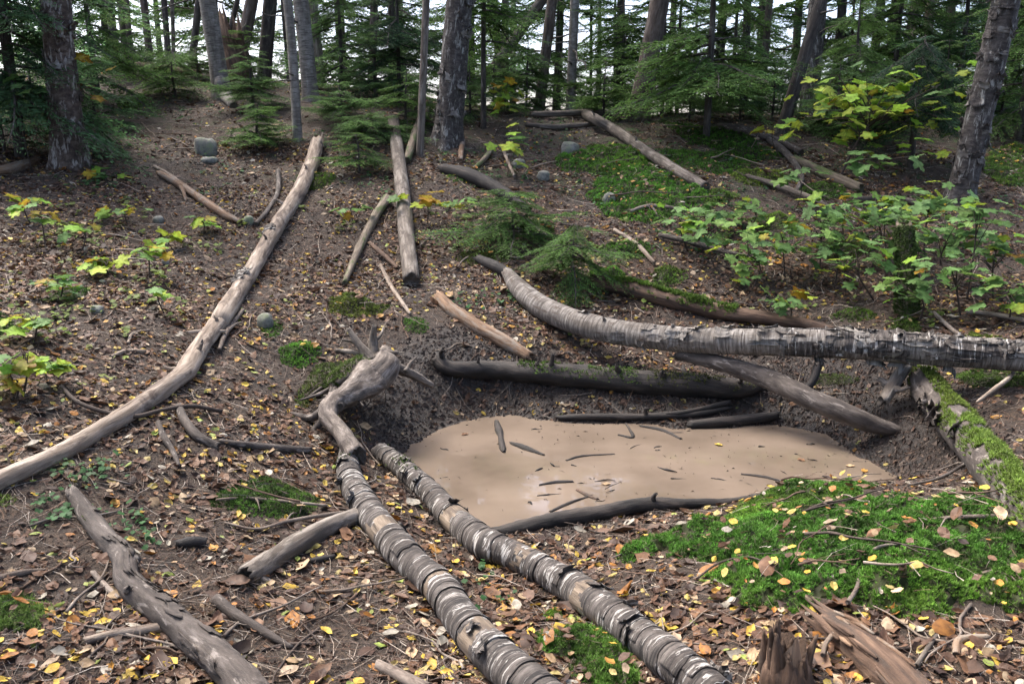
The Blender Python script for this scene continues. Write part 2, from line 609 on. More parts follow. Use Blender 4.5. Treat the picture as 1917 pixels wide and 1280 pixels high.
def catmull(p, n):
    p = np.asarray(p, float)
    if len(p) == 2:
        t = np.linspace(0, 1, n)[:, None]
        return p[0] * (1 - t) + p[1] * t
    q = np.vstack([2 * p[0] - p[1], p, 2 * p[-1] - p[-2]])
    k = len(p) - 1
    out = []
    for s in np.linspace(0, k, n):
        i = min(int(s), k - 1)
        t = s - i
        a, b, c, d = q[i:i + 4]
        out.append(.5 * (2 * b + (c - a) * t + (2 * a - 5 * b + 4 * c - d) * t * t + (3 * b - a - 3 * c + d) * t ** 3))
    return np.array(out)


class Tube:
    """a tapered, lumpy limb along a path; keeps its frame so bark and moss can be laid on it"""
    def __init__(self, path, rad, n=40, m=16, lump=.06, rough=.02, lf=5.0, jag=0.0, flare=0.0, close=True, ridge=0.0, seed=None):
        rad = np.asarray(rad, float)
        pr = catmull(np.c_[np.asarray(path, float), rad], n)
        self.C, self.R = pr[:, :3], np.maximum(pr[:, 3], 1e-4)
        C = self.C
        T = np.gradient(C, axis=0)
        T /= np.linalg.norm(T, axis=1)[:, None] + 1e-12
        up = np.array([0, 0, 1.0]) if abs(T[0][2]) < .9 else np.array([0, 1.0, 0])
        N = np.zeros_like(C)
        nn = up - T[0] * up.dot(T[0])
        nn /= np.linalg.norm(nn)
        for i in range(n):
            nn = nn - T[i] * nn.dot(T[i])
            nn /= np.linalg.norm(nn) + 1e-12
            N[i] = nn
        B = np.cross(T, N)
        self.T, self.N, self.B = T, N, B
        self.S = np.r_[0, np.cumsum(np.linalg.norm(np.diff(C, axis=0), axis=1))]
        self.off = RNG.uniform(0, 50, 3) if seed is None else np.array([seed * 3.1, seed * 1.7, seed * .9])
        th = np.linspace(0, 2 * np.pi, m, endpoint=False)
        self.lump, self.rough, self.lf, self.ridge = lump, rough, lf, ridge
        TH, SS = np.meshgrid(th, self.S)
        RR = np.repeat(self.R[:, None], m, 1)
        if flare:
            L = self.S[-1]
            f = np.exp(-SS / (flare * .35 + 1e-6))
            RR = RR * (1 + f * (.55 + .35 * np.cos(TH * 5 + self.off[0])))
        disp, tc = self._disp(TH, SS, RR)
        Pn = C[:, None] + (N[:, None] * np.cos(TH)[..., None] + B[:, None] * np.sin(TH)[..., None]) * (RR * disp)[..., None]
        if jag:
            for e, sg in ((0, -1), (n - 1, 1)):
                Pn[e] += T[e] * sg * (RNG.uniform(0, 1, (m, 1)) ** 2 * jag * self.R[e] * 2)
        V = [Pn.reshape(-1, 3)]
        tcs = [tc.reshape(-1, 3)]
        i = np.arange(n - 1)[:, None] * m
        j = np.arange(m)[None]
        j2 = (j + 1) % m
        self.Qd = np.stack([i + j, i + j2, i + m + j2, i + m + j], -1).reshape(-1, 4)
        tr = []
        if close:
            for e, sg in ((0, -1), (n - 1, 1)):
                k = sum(len(x) for x in V)
                inner = C[e] + (Pn[e] - C[e]) * .72 - T[e] * sg * self.R[e] * (.05 + .35 * jag * RNG.uniform(.3, 1, (m, 1)))
                V.append(inner)
                tcs.append(tc[e] * np.array([.7, .7, 1]))
                V.append((C[e] - T[e] * sg * self.R[e] * .15)[None])
                tcs.append(tc[e].mean(0)[None])
                a = e * m + np.arange(m)
                b = e * m + (np.arange(m) + 1) % m
                c = k + np.arange(m)
                d = k + (np.arange(m) + 1) % m
                if sg < 0:
                    tr += [np.c_[b, a, c], np.c_[b, c, d], np.c_[d, c, np.full(m, k + m)]]
                else:
                    tr += [np.c_[a, b, c], np.c_[b, d, c], np.c_[c, d, np.full(m, k + m)]]
        self.V = np.concatenate(V)
        self.tc = np.concatenate(tcs)
        self.Tr = np.concatenate(tr) if tr else np.zeros((0, 3), int)

    def _disp(self, TH, SS, RR):
        x = np.cos(TH) * RR + self.off[0]
        y = np.sin(TH) * RR + self.off[1]
        z = SS + self.off[2]
        r0 = max(float(np.mean(self.R)), .004)
        a, b, c = self.off
        cx, cy, cz_ = np.cos(TH), np.sin(TH), SS / r0
        d = 1 + self.lump * fbm(cx * .8 + a, cy * .8 + b, cz_ * .3 + c, 2)
        if self.rough:
            d = d + self.rough * fbm(cx * 3.5 + b, cy * 3.5 + c, cz_ * 1.3 + a, 3)
        if self.ridge:
            d = d + self.ridge * np.abs(fbm(cx * 2.6 + c, cy * 2.6 + a, cz_ * .25 + b, 2))
        return d, np.stack([x, y, z], -1)

    def pt(self, s, th, lift=0.0):
        """point and normal on the surface (arrays)"""
        s = np.asarray(s, float)
        th = np.asarray(th, float)
        f = np.stack([np.interp(s, self.S, self.C[:, k]) for k in range(3)], -1)
        N = np.stack([np.interp(s, self.S, self.N[:, k]) for k in range(3)], -1)
        B = np.stack([np.interp(s, self.S, self.B[:, k]) for k in range(3)], -1)
        R = np.interp(s, self.S, self.R)
        nrm = N * np.cos(th)[..., None] + B * np.sin(th)[..., None]
        d, tc = self._disp(th, s, R)
        return f + nrm * (R * d + lift)[..., None], nrm, tc

    @property
    def L(self):
        return self.S[-1]


def pix_path(px, sink=.75, lift=0.0, wf=1.0):
    """[(u,v,width_px[,z])] centre line in the photo -> points lying on the ground and radii"""
    pts_, rad = [], []
    for q in px:
        u, v, w = q[:3]
        w = w * wf
        p = P(u, v, .05)
        for _ in range(2):
            r = w / 2 * depth(p) / FPX
            p = P(u, v, r * sink + lift) if len(q) < 4 else at_z(u, v, q[3])
        pts_.append(p)
        rad.append(r)
    return np.array(pts_), np.array(rad)


def patch_mesh(name, tb, s0, s1, t0, t1, mat, loc, ns=4, nt_=10, lift=.004, curl=.012, ragged=.25, curl_side=1, seed=0):
    """a piece of bark lying on a tube and curling off it along one edge; 2-sided sheet with thickness"""
    a = np.linspace(0, 1, ns)
    b = np.linspace(0, 1, nt_)
    A, Bq = np.meshgrid(a, b, indexing='ij')
    rag = ragged * (s1 - s0) * (vnoise(Bq * 5 + seed, A * 0 + seed * 1.7, 2.2))
    w0 = np.where(A > .5, rag, rag * .6)
    S = s0 + (s1 - s0) * A + w0 * np.abs(A - .5) * 2
    TH = t0 + (t1 - t0) * Bq + ragged * .25 * vnoise(A * 3 + seed, Bq * 2, 7)
    e = A if curl_side > 0 else 1 - A
    lf = lift + curl * (np.clip(e - .55, 0, 1) / .45) ** 2 * (.5 + .8 * np.abs(vnoise(Bq * 3 + seed * 2.1, Bq * 0, 3)))
    eb = np.minimum(Bq, 1 - Bq)
    lf = lf + curl * .5 * np.clip(1 - eb * 9, 0, 1)
    S = np.clip(S, .002, tb.L - .002)
    p, nrm, tc = tb.pt(S, TH, lf)
    q = p - nrm * .0025
    n = ns * nt_
    V = np.concatenate([p.reshape(-1, 3), q.reshape(-1, 3)]) - np.asarray(loc)
    i = np.arange(ns - 1)[:, None] * nt_
    j = np.arange(nt_ - 1)[None]
    f = np.stack([i + j, i + j + 1, i + nt_ + j + 1, i + nt_ + j], -1).reshape(-1, 4)
    brd = np.r_[np.arange(nt_), nt_ - 1 + nt_ * np.arange(1, ns), (ns - 1) * nt_ + np.arange(nt_ - 2, -1, -1), nt_ * np.arange(ns - 2, 0, -1)]
    g = np.c_[brd, np.roll(brd, -1), np.roll(brd, -1) + n, brd + n]
    return mesh_np(name, V, [np.concatenate([f[:, ::-1], f + n, g])], mat, np.concatenate([tc.reshape(-1, 3)] * 2))


# moss fronds ------------------------------------------------------------------
def tufts(Pt, Nr, size, base_col, nb=9, spread=.9, colvar=.35):
    """little star-shaped moss shoots at points Pt with normals Nr"""
    k = len(Pt)
    up = Nr / (np.linalg.norm(Nr, axis=1)[:, None] + 1e-9)
    ref = np.where(np.abs(up[:, 2:3]) < .9, np.array([[0, 0, 1.0]]), np.array([[1.0, 0, 0]]))
    e1 = np.cross(up, ref)
    e1 /= np.linalg.norm(e1, axis=1)[:, None] + 1e-9
    e2 = np.cross(up, e1)
    ph = RNG.uniform(0, 6.28, (k, 1)) + np.arange(nb)[None] * 2.4
    tilt = RNG.uniform(.25, 1.25, (k, nb)) * spread
    d = (e1[:, None] * np.cos(ph)[..., None] + e2[:, None] * np.sin(ph)[..., None]) * np.sin(tilt)[..., None] + up[:, None] * np.cos(tilt)[..., None]
    sd_ = e1[:, None] * -np.sin(ph)[..., None] + e2[:, None] * np.cos(ph)[..., None]
    sz = np.broadcast_to(np.asarray(size, float).reshape(-1, 1) if np.ndim(size) else np.full((k, 1), size), (k, 1))
    ln = (sz * RNG.uniform(.6, 1.2, (k, nb)))[..., None]
    wd = ln * .13
    b0 = Pt[:, None] + up[:, None] * (sz * RNG.uniform(0, .5, (k, nb)))[..., None]
    V = np.stack([b0 - sd_ * wd, b0 + sd_ * wd, b0 + d * ln], 2).reshape(-1, 3)
    T = np.arange(len(V)).reshape(-1, 3)
    bc = np.broadcast_to(np.asarray(base_col, float), (k, 3))
    c = bc * (1 + RNG.uniform(-colvar, colvar, (k, 1)))
    c = np.repeat(c[:, None], nb, 1) * RNG.uniform(.8, 1.25, (k, nb, 1))
    c = np.repeat(c[:, :, None], 3, 2)
    c[:, :, 2] *= 1.35
    return V, T, c.reshape(-1, 3)


MOSS_RAISE = []          # (polygon, thickness) so leaves and twigs can rest on top


def moss_patch(label, px, thick, dens, size, col, gap=.15, cat='moss', name='moss_patch', seed=1, world_poly=None, nb=9):
    poly = np.array([P(u, v)[:2] for u, v in px]) if world_poly is None else world_poly
    lo, hi = poly.min(0), poly.max(0)
    step = .022
    xs = np.arange(lo[0] - .05, hi[0] + .05, step)
    ys = np.arange(lo[1] - .05, hi[1] + .05, step)
    X, Y = np.meshgrid(xs, ys)

    def prof(x, y):
        k_ = min(1.0, math.sqrt(float((hi - lo).prod())) / 1.1) if min(hi - lo) > .12 else 0.0
        s = -poly_sd(x + .05 * k_ * vnoise(x * 9, y * 9, seed), y + .05 * k_ * vnoise(x * 9, y * 9, seed + 5), poly)
        s = s + .07 * k_ * fbm(x * 5, y * 5, seed + 3, 3) - .10 * k_ * np.clip(fbm(x * 3.2, y * 3.2, seed + 13, 3) - .22, 0, 1) / .3
        return s
    s = prof(X, Y)
    keep = s > 0
    hgt = lambda x, y, s_: H(x, y) + thick * (np.clip(s_ / (thick * 1.6), 0, 1) ** .6) * (.62 + .42 * vnoise(x * 8, y * 8, seed + 2) + .38 * vnoise(x * 19, y * 19, seed + 6)) - .004
    Z = np.where(keep, hgt(X, Y, np.maximum(s, 0)), H(X, Y) - .02)
    idx = np.arange(X.size).reshape(X.shape)
    kf = keep[:-1, :-1] | keep[1:, :-1] | keep[:-1, 1:] | keep[1:, 1:]
    Q = np.stack([idx[:-1, :-1], idx[:-1, 1:], idx[1:, 1:], idx[1:, :-1]], -1)[kf]
    mb = MB()
    Vb = np.c_[X.ravel(), Y.ravel(), Z.ravel()]
    org = np.array([poly[:, 0].mean(), poly[:, 1].mean(), 0])
    org[2] = H(org[0], org[1])
    Vb[:, 2] += .012 * vnoise(Vb[:, 0] * 45, Vb[:, 1] * 45, 3) - .006
    mb.add(Vb - org, Q=Q, col=np.asarray(col) * .16 + np.array([.018, .010, .006]))
    area = (hi - lo).prod()
    dens, size = dens * 1.75, size * .72
    n = int(area * 1e4 * dens)
    x = RNG.uniform(lo[0], hi[0], n)
    y = RNG.uniform(lo[1], hi[1], n)
    s = prof(x, y)
    ok = (s > -.015) & (vnoise(x * 34, y * 34, seed + 9) > -1 + 1.5 * gap - .0)
    x, y, s = x[ok], y[ok], np.maximum(s[ok], 0)
    z = hgt(x, y, s)
    Nn = np.c_[RNG.normal(0, .25, len(x)), RNG.normal(0, .25, len(x)) - .1, np.ones(len(x))]
    cc = np.asarray(col) * (1 + .45 * vnoise(x * 11, y * 11, seed + 4) + .35 * vnoise(x * 31, y * 31, seed + 5))[:, None]
    cc = cc * (1 + np.c_[.35, .1, 0] * np.clip(vnoise(x * 3, y * 3, seed + 7), 0, 1)[:, None] * 1.5)
    V, T, c = tufts(np.c_[x, y, z] - org, Nn, size * RNG.uniform(.7, 1.3, len(x)), cc, nb=nb)
    mb.add(V, T=T, col=c)
    o = part(name, mb.mesh(name, M['moss'], False), None, org)
    tag(o, label, cat, kind='stuff')
    MOSS_RAISE.append((poly, thick))
    return o


def moss_on(tb, root, s0, s1, dens, size, col, width=1.1, cover=.0, seed=3, name='moss', loc=None):
    """moss growing on the upper side of a log: one part of it"""
    n = int((s1 - s0) * np.mean(tb.R) * 2 * width * 1e4 * dens)
    s = RNG.uniform(s0, s1, n)
    R = np.interp(s, tb.S, tb.R)
    th = RNG.normal(0, width * .55, n)
    # angle of world up in the frame
    p, nrm, tc = tb.pt(s, th, 0)
    msk = (nrm[:, 2] > .0) & (fbm(s * 6 + seed, th * 1.2, seed, 2) > cover)
    p, nrm = p[msk], nrm[msk]
    cc = np.asarray(col) * (1 + .4 * vnoise(p[:, 0] * 12, p[:, 1] * 12, seed))[:, None]
    V, T, c = tufts(p - root_loc(root), nrm + np.array([0, 0, .4]), size * RNG.uniform(.6, 1.3, len(p)), cc)
    me = mesh_np(name, V, [T], M['moss'], None, c, None, False)
    o = part(name, me, root)
    o['kind'] = 'stuff'
    return o


def root_loc(r):
    return np.array(r.location)


# ---------------------------------------------------------------- GROUND and WATER
def build_ground():
    V = np.c_[gx.ravel(), gy.ravel(), GZ.ravel()]
    ny, nx = gx.shape
    idx = np.arange(V.shape[0]).reshape(ny, nx)
    Q = np.stack([idx[:-1, :-1], idx[:-1, 1:], idx[1:, 1:], idx[1:, :-1]], -1).reshape(-1, 4)
    me = mesh_np('forest_floor', V, [Q], M['ground'])
    # wet mud round the pond, wider on the far and right banks
    wide = .24 + .46 * sstep(4.3, 5.2, gy) + .45 * sstep(1.2, 2.0, gx) * sstep(3.3, 4.0, gy)
    wet = 1 - sstep(.35, 1.0, SD / wide + .28 * fbm(gx * 5, gy * 5, 2, 3))
    a = me.attributes.new('wet', 'FLOAT', 'POINT')
    a.data.foreach_set('value', wet.ravel().astype(np.float32))
    green = sstep(7.5, 9.5, gy) * (.35 + .65 * sstep(-1, 2.0, gx)) + .8 * sstep(13, 16, gy)
    a = me.attributes.new('green', 'FLOAT', 'POINT')
    a.data.foreach_set('value', np.clip(green, 0, 1).ravel().astype(np.float32))
    o = part('forest_floor', me)
    o['kind'] = 'structure'
    o['label'] = 'brown leaf-strewn forest floor sloping up from the pond'
    return wet


WET = build_ground()


def wet_at(x, y):
    return _bil(WET, x, y)


def build_water():
    c = POND.mean(0)
    ring = c + (POND - c) * 1.10
    V = np.vstack([[c[0], c[1], 0]] + [[x, y, 0] for x, y in catmull(np.vstack([ring, ring[:1]]), 90)[:-1]])
    n = len(V) - 1
    T = np.array([[0, 1 + i, 1 + (i + 1) % n] for i in range(n)])
    a = V[T]
    fl = np.cross(a[:, 1] - a[:, 0], a[:, 2] - a[:, 0])[:, 2] < 0
    T[fl] = T[fl][:, ::-1]
    o = part('pond_water', mesh_np('pond_water', V, [T], M['water']))
    o['kind'] = 'structure'
    o['label'] = 'shallow pond of muddy tan water'


build_water()
# ---------------------------------------------------------------- TREES
def bough_mesh(name, seed, dens=1.0, width=.46, broad=1.0, tint=(.034, .075, .030)):
    """a flat drooping conifer spray one metre long: stem, side twigs and many narrow leaflets"""
    r = np.random.default_rng(seed)
    mb = MB()
    n = 12
    t = np.linspace(0, 1, n)
    ax = np.c_[t, .05 * np.sin(t * 4 + seed) * t, -.16 * t ** 2 + .02 * np.sin(t * 7 + seed)]
    tb = Tube(ax, .011 * (1 - t) + .0025, n=n, m=4, lump=0, rough=0, close=False, seed=seed)
    mb.add(tb.V, Q=tb.Qd, col=(.05, .035, .025), m=1)
    P0, D0, L0, C0 = [], [], [], []
    for k in range(int(19 * dens)):
        for sg in (-1, 1):
            tt = .1 + .9 * (k + r.uniform(0, 1)) / int(19 * dens)
            if r.random() < .10:
                continue
            base = np.array([np.interp(tt, t, ax[:, i]) for i in range(3)])
            l = (width * (1 - tt) ** .75 + .05) * r.uniform(.55, 1.1)
            a = math.radians(r.uniform(42, 64))
            d = np.array([math.cos(a), sg * math.sin(a), r.uniform(-.22, .05)])
            m_ = max(3, int(l / .021))
            q = np.linspace(0, 1, m_)
            pth = base + d * (q * l)[:, None] + np.array([.12, 0, -.22]) * (q ** 2 * l)[:, None]
            side = np.array([-d[1], d[0], 0])
            w = .0022
            mb.add(np.vstack([base - side * w, base + side * w, pth[-1]]), T=[[0, 1, 2]], col=(.05, .035, .025), m=1)
            for s2 in (-1, 1):
                aa = a * 0 + r.uniform(.7, 1.05, m_)
                dd = d[None] * np.cos(aa)[:, None] + side[None] * (s2 * np.sin(aa))[:, None] + np.c_[np.zeros(m_), np.zeros(m_), r.uniform(-.35, .2, m_)]
                P0.append(pth + r.normal(0, .004, (m_, 3)))
                D0.append(dd)
                L0.append((.030 + .05 * (1 - q) * min(1, l / .25)) * r.uniform(.6, 1.2, m_))
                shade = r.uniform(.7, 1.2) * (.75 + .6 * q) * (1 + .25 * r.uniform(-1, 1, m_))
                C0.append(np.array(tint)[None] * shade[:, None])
    P0, D0, L0, C0 = np.concatenate(P0), np.concatenate(D0), np.concatenate(L0)[:, None], np.concatenate(C0)
    D0 /= np.linalg.norm(D0, axis=1)[:, None]
    sd2 = np.cross(D0, np.array([0, 0, 1.0]) + r.normal(0, .45, D0.shape))
    sd2 /= np.linalg.norm(sd2, axis=1)[:, None]
    w = L0 * .13 * broad
    V = np.stack([P0, P0 + D0 * L0 * .5 + sd2 * w, P0 + D0 * L0, P0 + D0 * L0 * .5 - sd2 * w], 1).reshape(-1, 3)
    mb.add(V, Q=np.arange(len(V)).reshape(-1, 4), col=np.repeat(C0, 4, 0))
    return mb.mesh(name, [M['needle'], M['dark_tree']], False)


BOUGH = {
    'blue': [bough_mesh('hemlock_bough', 11 + i, tint=(.085, .17, .072)) for i in range(3)],
    'green': [bough_mesh('fir_bough', 31 + i, tint=(.11, .205, .058)) for i in range(3)],
    'light': [bough_mesh('young_fir_bough', 51 + i, tint=(.125, .225, .08)) for i in range(3)],
    'dark': [bough_mesh('dark_hemlock_bough', 71 + i, tint=(.042, .09, .046)) for i in range(3)],
}


def crown_mesh(name, seed, kind, n=24, zr=(0, 6.5), Lr=(.9, 2.0)):
    """the crown high above, all sprays of it in one mesh"""
    r = np.random.default_rng(seed)
    mb = MB()
    srcs = []
    for me in BOUGH[kind]:
        v = np.zeros(len(me.vertices) * 3, np.float32)
        me.vertices.foreach_get('co', v)
        c = np.zeros(len(me.vertices) * 4, np.float32)
        me.attributes['col'].data.foreach_get('color', c)
        F = [np.array(p.vertices) for p in me.polygons]
        srcs.append((v.reshape(-1, 3), c.reshape(-1, 4)[:, :3], np.array([f for f in F if len(f) == 4])))
    for i in range(n):
        v, c, q = srcs[i % len(srcs)]
        f = (i + r.uniform(0, .8)) / n
        z = zr[0] + (zr[1] - zr[0]) * f
        L = (Lr[1] - (Lr[1] - Lr[0]) * f) * r.uniform(.75, 1.15)
        R = np.array(Matrix.Rotation(i * 2.4 + r.uniform(-.4, .4), 3, 'Z') @ Matrix.Rotation(r.uniform(-.15, .3), 3, 'Y'))
        mb.add((v * L * np.array([1, 1.25, 1])) @ R.T + np.array([0, 0, z]), Q=q, col=c)
    return mb.mesh(name, [M['needle']], False)


CROWN = [crown_mesh('conifer_crown', 5, 'green'), crown_mesh('hemlock_crown', 8, 'blue'), crown_mesh('fir_crown', 12, 'dark')]


def add_boughs(root, rr, zs, lens, kind, r, tilt=(-.05, .35), az=None, sq=1.0, ctr=None):
    for i, (z, L) in enumerate(zip(zs, lens)):
        me = BOUGH[kind][i % 3]
        a = (i * 2.39996 + r.uniform(-.5, .5)) if az is None else r.uniform(*az)
        c = np.array([0, 0, z]) if ctr is None else ctr(z)
        part('bough', me, root, c + np.array([math.cos(a) * rr, math.sin(a) * rr, 0]),
             (r.uniform(-.25, .25), r.uniform(*tilt), a), (L, L * sq * r.uniform(.9, 1.3), L))


def limb_me(p0, d, L, r0, mat, loc, n=14, droop=-.1):
    d = np.asarray(d, float)
    t = np.linspace(0, 1, 5)[:, None]
    pth = np.asarray(p0) + d * t * L + np.array([0, 0, droop]) * t ** 2 * L + RNG.normal(0, .035 * L, (5, 3)) * t
    tb = Tube(pth, np.linspace(r0, r0 * .25, 5), n=n, m=6, lump=.05)
    mb = MB()
    mb.tube(tb, loc=loc)
    return mb.mesh('limb', mat)


def tree(name, label, cat, u0, v0, u1, w, mat, Y=None, flare=.25, top=9.0, limbs=0, crown=None, crown_z=6.5, flakes=0, taper=.82, group=None,
         lump=.06, rough=.03, lean=1.0, ridge=.0, boughs=None, seed=1, stop_v=None, dY=0.0, bend=0.0):
    r = np.random.default_rng(seed * 7 + 1)
    if Y is None:
        p0 = P(u0, v0)
        Y = p0[1]
    else:
        p0 = at(u0, v0, Y)
    p1 = at(u1, 0 if stop_v is None else stop_v, Y + dY)
    d = (p1 - p0)
    d = d / d[2]
    g = H(p0[0], p0[1])
    base = p0 + d * (g - p0[2])
    base[2] = H(base[0], base[1])
    rad = .78 * w / 2 * depth(at(u0, max(v0 - 100, 20), Y)) / FPX
    hs = [-.12, .12, .5, 1.2, 2.0, 3.2, 5.0, 7.5, top] if stop_v is None else list(np.linspace(-.1, p1[2] - base[2], 6))
    dd = d.copy()
    pth = []
    for h in hs:
        k = h if h < 4 else 4 + (h - 4) * .5
        pth.append(base + np.array([dd[0] * k + bend * math.sin(h * 1.7), dd[1] * k, h]))
    pth = np.array(pth)
    hh = np.array(hs)
    rads = rad * (1 - (1 - taper) * np.clip(hh, 0, None) / 3.0 * .8)
    rads = np.maximum(rads, rad * .3)
    near = Y < 10
    n = 110 if near else 50
    tb = Tube(pth, rads, n=n, m=28 if near else 14, lump=lump, rough=rough, flare=flare, jag=.8 if stop_v is not None else 0, ridge=ridge)
    root = thing(name, label, cat, base, group)
    mb = MB()
    mb.tube(tb, loc=base)
    part('trunk', mb.mesh('trunk', M[mat]), root)
    for i in range(limbs):
        z = r.uniform(.7, 2.6)
        c, nn, _ = tb.pt(z, r.uniform(0, 6.28), -rad * .3)
        nn[2] = r.uniform(-.2, .3)
        part('limb', limb_me(c, nn, r.uniform(.25, 1.2), r.uniform(.008, .018), M['dark_tree'], base), root)
    for i in range(int(flakes * 1.4)):
        s = r.uniform(.1, 2.6)
        th = r.uniform(0, 6.28)
        ww = r.uniform(.03, .11)
        hgt = r.uniform(.03, .09)
        me = patch_mesh('bark_flake', tb, s, s + hgt, th, th + ww / rad, M[mat if r.random() < .6 else 'birch_tree'], base, 4, 6, .004, r.uniform(.012, .035), .5, 1 if r.random() < .6 else -1, seed=i + seed)
        part('bark_flake', me, root)
    if crown is not None and seed % 6 == 0:
        part('crown', CROWN[crown], root, (dd[0] * crown_z, dd[1] * crown_z, crown_z), (0, 0, r.uniform(0, 6.28)))
    if boughs:
        kind, nb, z0, z1, L0, L1 = boughs
        zs = np.sort(r.uniform(z0, z1, nb))
        add_boughs(root, rad * .8, zs, r.uniform(L0, L1, nb), kind, r, ctr=lambda z: np.array([dd[0] * z, dd[1] * z, z]))
    root['_'] = 0
    del root['_']
    return root, tb


tree('birch_tree', 'thick dark trunk with peeling flaky bark at the left, beside the trail', 'tree', 130, 308, 104, 74, 'flaky_tree', flare=.5, top=8, flakes=70, lump=.09, rough=.07, ridge=.08, crown=0, seed=2, taper=.7)
tree('birch_tree', 'pale grey birch with a long root running downhill from its base', 'tree', 412, 150, 388, 40, 'birch_tree', Y=11.6, flare=.6, top=9, crown=1, limbs=1, seed=3, taper=.9)
tree('birch_tree', 'slim pale birch with dark mossy foot above the splintered log', 'tree', 557, 262, 536, 23, 'birch_tree', flare=.2, top=8, limbs=2, seed=4, bend=.02)
tree('birch_tree', 'grey birch just right of the slim birch, partly behind young conifers', 'tree', 582, 180, 563, 38, 'birch_tree', Y=11.2, flare=.3, top=10, crown=0, limbs=2, seed=5)
tree('conifer_tree', 'big scaly grey-brown trunk in the middle of the ridge', 'tree', 838, 268, 860, 66, 'stub_bark', flare=.45, top=10, crown=1, flakes=44, lump=.04, rough=.05, seed=6, taper=.86)
tree('dead_tree', 'thin bare grey dead trunk just left of the big middle trunk', 'dead tree', 786, 292, 798, 18, 'grey_wood', flare=.12, top=5, limbs=1, lump=.05, seed=7, ridge=.12)
tree('birch_tree', 'leaning grey-brown birch at the right edge with peeling bark', 'tree', 1797, 372, 1884, 62, 'stub_bark', flare=.35, top=9, crown=2, flakes=60, limbs=1, lump=.05, rough=.04, seed=8, taper=.95)
tree('leaning_tree', 'dark slender trunk leaning right behind the yellow-green maple', 'tree', 1462, 250, 1538, 30, 'dark_tree', flare=.2, top=7, limbs=3, seed=9, lump=.08)
tree('conifer_tree', 'pale grey broad trunk behind the dark leaning trunk', 'tree', 1518, 160, 1532, 46, 'stub_bark', Y=12.2, flare=.3, top=10, crown=0, limbs=2, flakes=14, seed=10)
tree('conifer_tree', 'brownish trunk with a hollow flared foot at the ridge crest', 'tree', 1196, 212, 1236, 48, 'brown_tree', Y=11.7, flare=.55, top=10, crown=1, limbs=4, seed=11, lump=.09, ridge=.1)
tree('conifer_tree', 'lichen-speckled pale slender trunk left of the hollow-footed trunk', 'tree', 1068, 200, 1076, 24, 'birch_tree', Y=12.8, flare=.2, top=10, crown=2, limbs=4, seed=12)
tree('conifer_tree', 'reddish brown slender trunk leaning slightly right in the middle distance', 'tree', 1010, 200, 1034, 27, 'brown_tree', Y=13.2, flare=.2, top=10, crown=0, limbs=6, seed=13)
tree('conifer_tree', 'dim grey trunk seen through the branches right of the big middle trunk', 'tree', 945, 130, 946, 20, 'brown_tree', Y=15, flare=.2, top=10, crown=1, limbs=5, seed=14)
tree('leaning_tree', 'pale trunk leaning steeply right, high up behind the middle branches', 'tree', 960, 90, 1024, 26, 'grey_wood', Y=14.4, flare=.2, top=8, limbs=4, seed=15, ridge=.1)
tree('conifer_tree', 'brown bare trunk right of the birches, its foot hidden in young firs', 'tree', 697, 110, 701, 20, 'brown_tree', Y=13.4, flare=.2, top=10, crown=2, limbs=3, seed=16)
tree('dead_tree', 'weathered grey dead trunk right behind the grey birch', 'dead tree', 596, 110, 585, 24, 'grey_wood', Y=12.8, flare=.15, top=7, limbs=2, seed=17, ridge=.15)
tree('conifer_tree', 'very dark straight trunk between the leaning brown pair and the birches', 'tree', 498, 100, 506, 34, 'dark_tree', Y=13.0, flare=.25, top=10, crown=0, limbs=2, seed=18)
tree('conifer_tree', 'brown thick trunk leaning right above the broken snag', 'tree', 452, 100, 472, 32, 'brown_tree', Y=12.8, flare=.3, top=10, crown=1, limbs=3, seed=19, lump=.08)
tree('leaning_tree', 'thin dark stem leaning right against the thick brown trunk', 'tree', 424, 90, 446, 13, 'dark_tree', Y=12.9, flare=.1, top=6, limbs=1, seed=20)
tree('conifer_tree', 'narrow black trunk close left of the pale birch', 'tree', 358, 128, 373, 18, 'dark_tree', Y=13.4, flare=.2, top=10, crown=2, limbs=3, seed=21)
tree('conifer_tree', 'thin pale stem, one of two standing close together on the left ridge', 'tree', 326, 124, 322, 10, 'grey_wood', Y=14, flare=.1, top=8, limbs=3, seed=22)
tree('conifer_tree', 'dark stem leaning left, just left of the thin pale stem', 'tree', 316, 118, 307, 15, 'dark_tree', Y=14.2, flare=.1, top=9, crown=0, limbs=3, seed=23)
tree('conifer_tree', 'reddish brown trunk leaning left, alone against the sky on the left ridge', 'tree', 281, 114, 269, 18, 'brown_tree', Y=13.6, flare=.15, top=9, crown=1, limbs=2, seed=24)
tree('conifer_tree', 'rightmost of three grey-brown trunks standing together at upper left', 'tree', 243, 84, 236, 15, 'brown_tree', Y=13.0, flare=.15, top=9, limbs=2, seed=25)
tree('conifer_tree', 'middle one of three grey-brown trunks standing together at upper left', 'tree', 232, 80, 224, 15, 'brown_tree', Y=12.5, flare=.15, top=9, crown=2, limbs=2, seed=26)
tree('conifer_tree', 'leftmost of three grey-brown trunks standing together at upper left', 'tree', 213, 70, 204, 20, 'dark_tree', Y=12.8, flare=.15, top=9, crown=0, limbs=2, seed=27)
tree('conifer_tree', 'grey trunk leaning right behind the bushy young hemlock', 'tree', 1424, 200, 1441, 18, 'brown_tree', Y=13.2, flare=.2, top=9, crown=1, limbs=4, seed=28)
tree('conifer_tree', 'dim grey trunk just left of the one behind the bushy hemlock', 'tree', 1392, 190, 1400, 20, 'stub_bark', Y=13.8, flare=.3, top=9, limbs=3, seed=29)
tree('dead_tree', 'pale upright snag with peeling top at upper right', 'dead tree', 1736, 120, 1741, 21, 'pale_wood', Y=12.6, flare=.1, top=5, limbs=1, seed=30, ridge=.12)
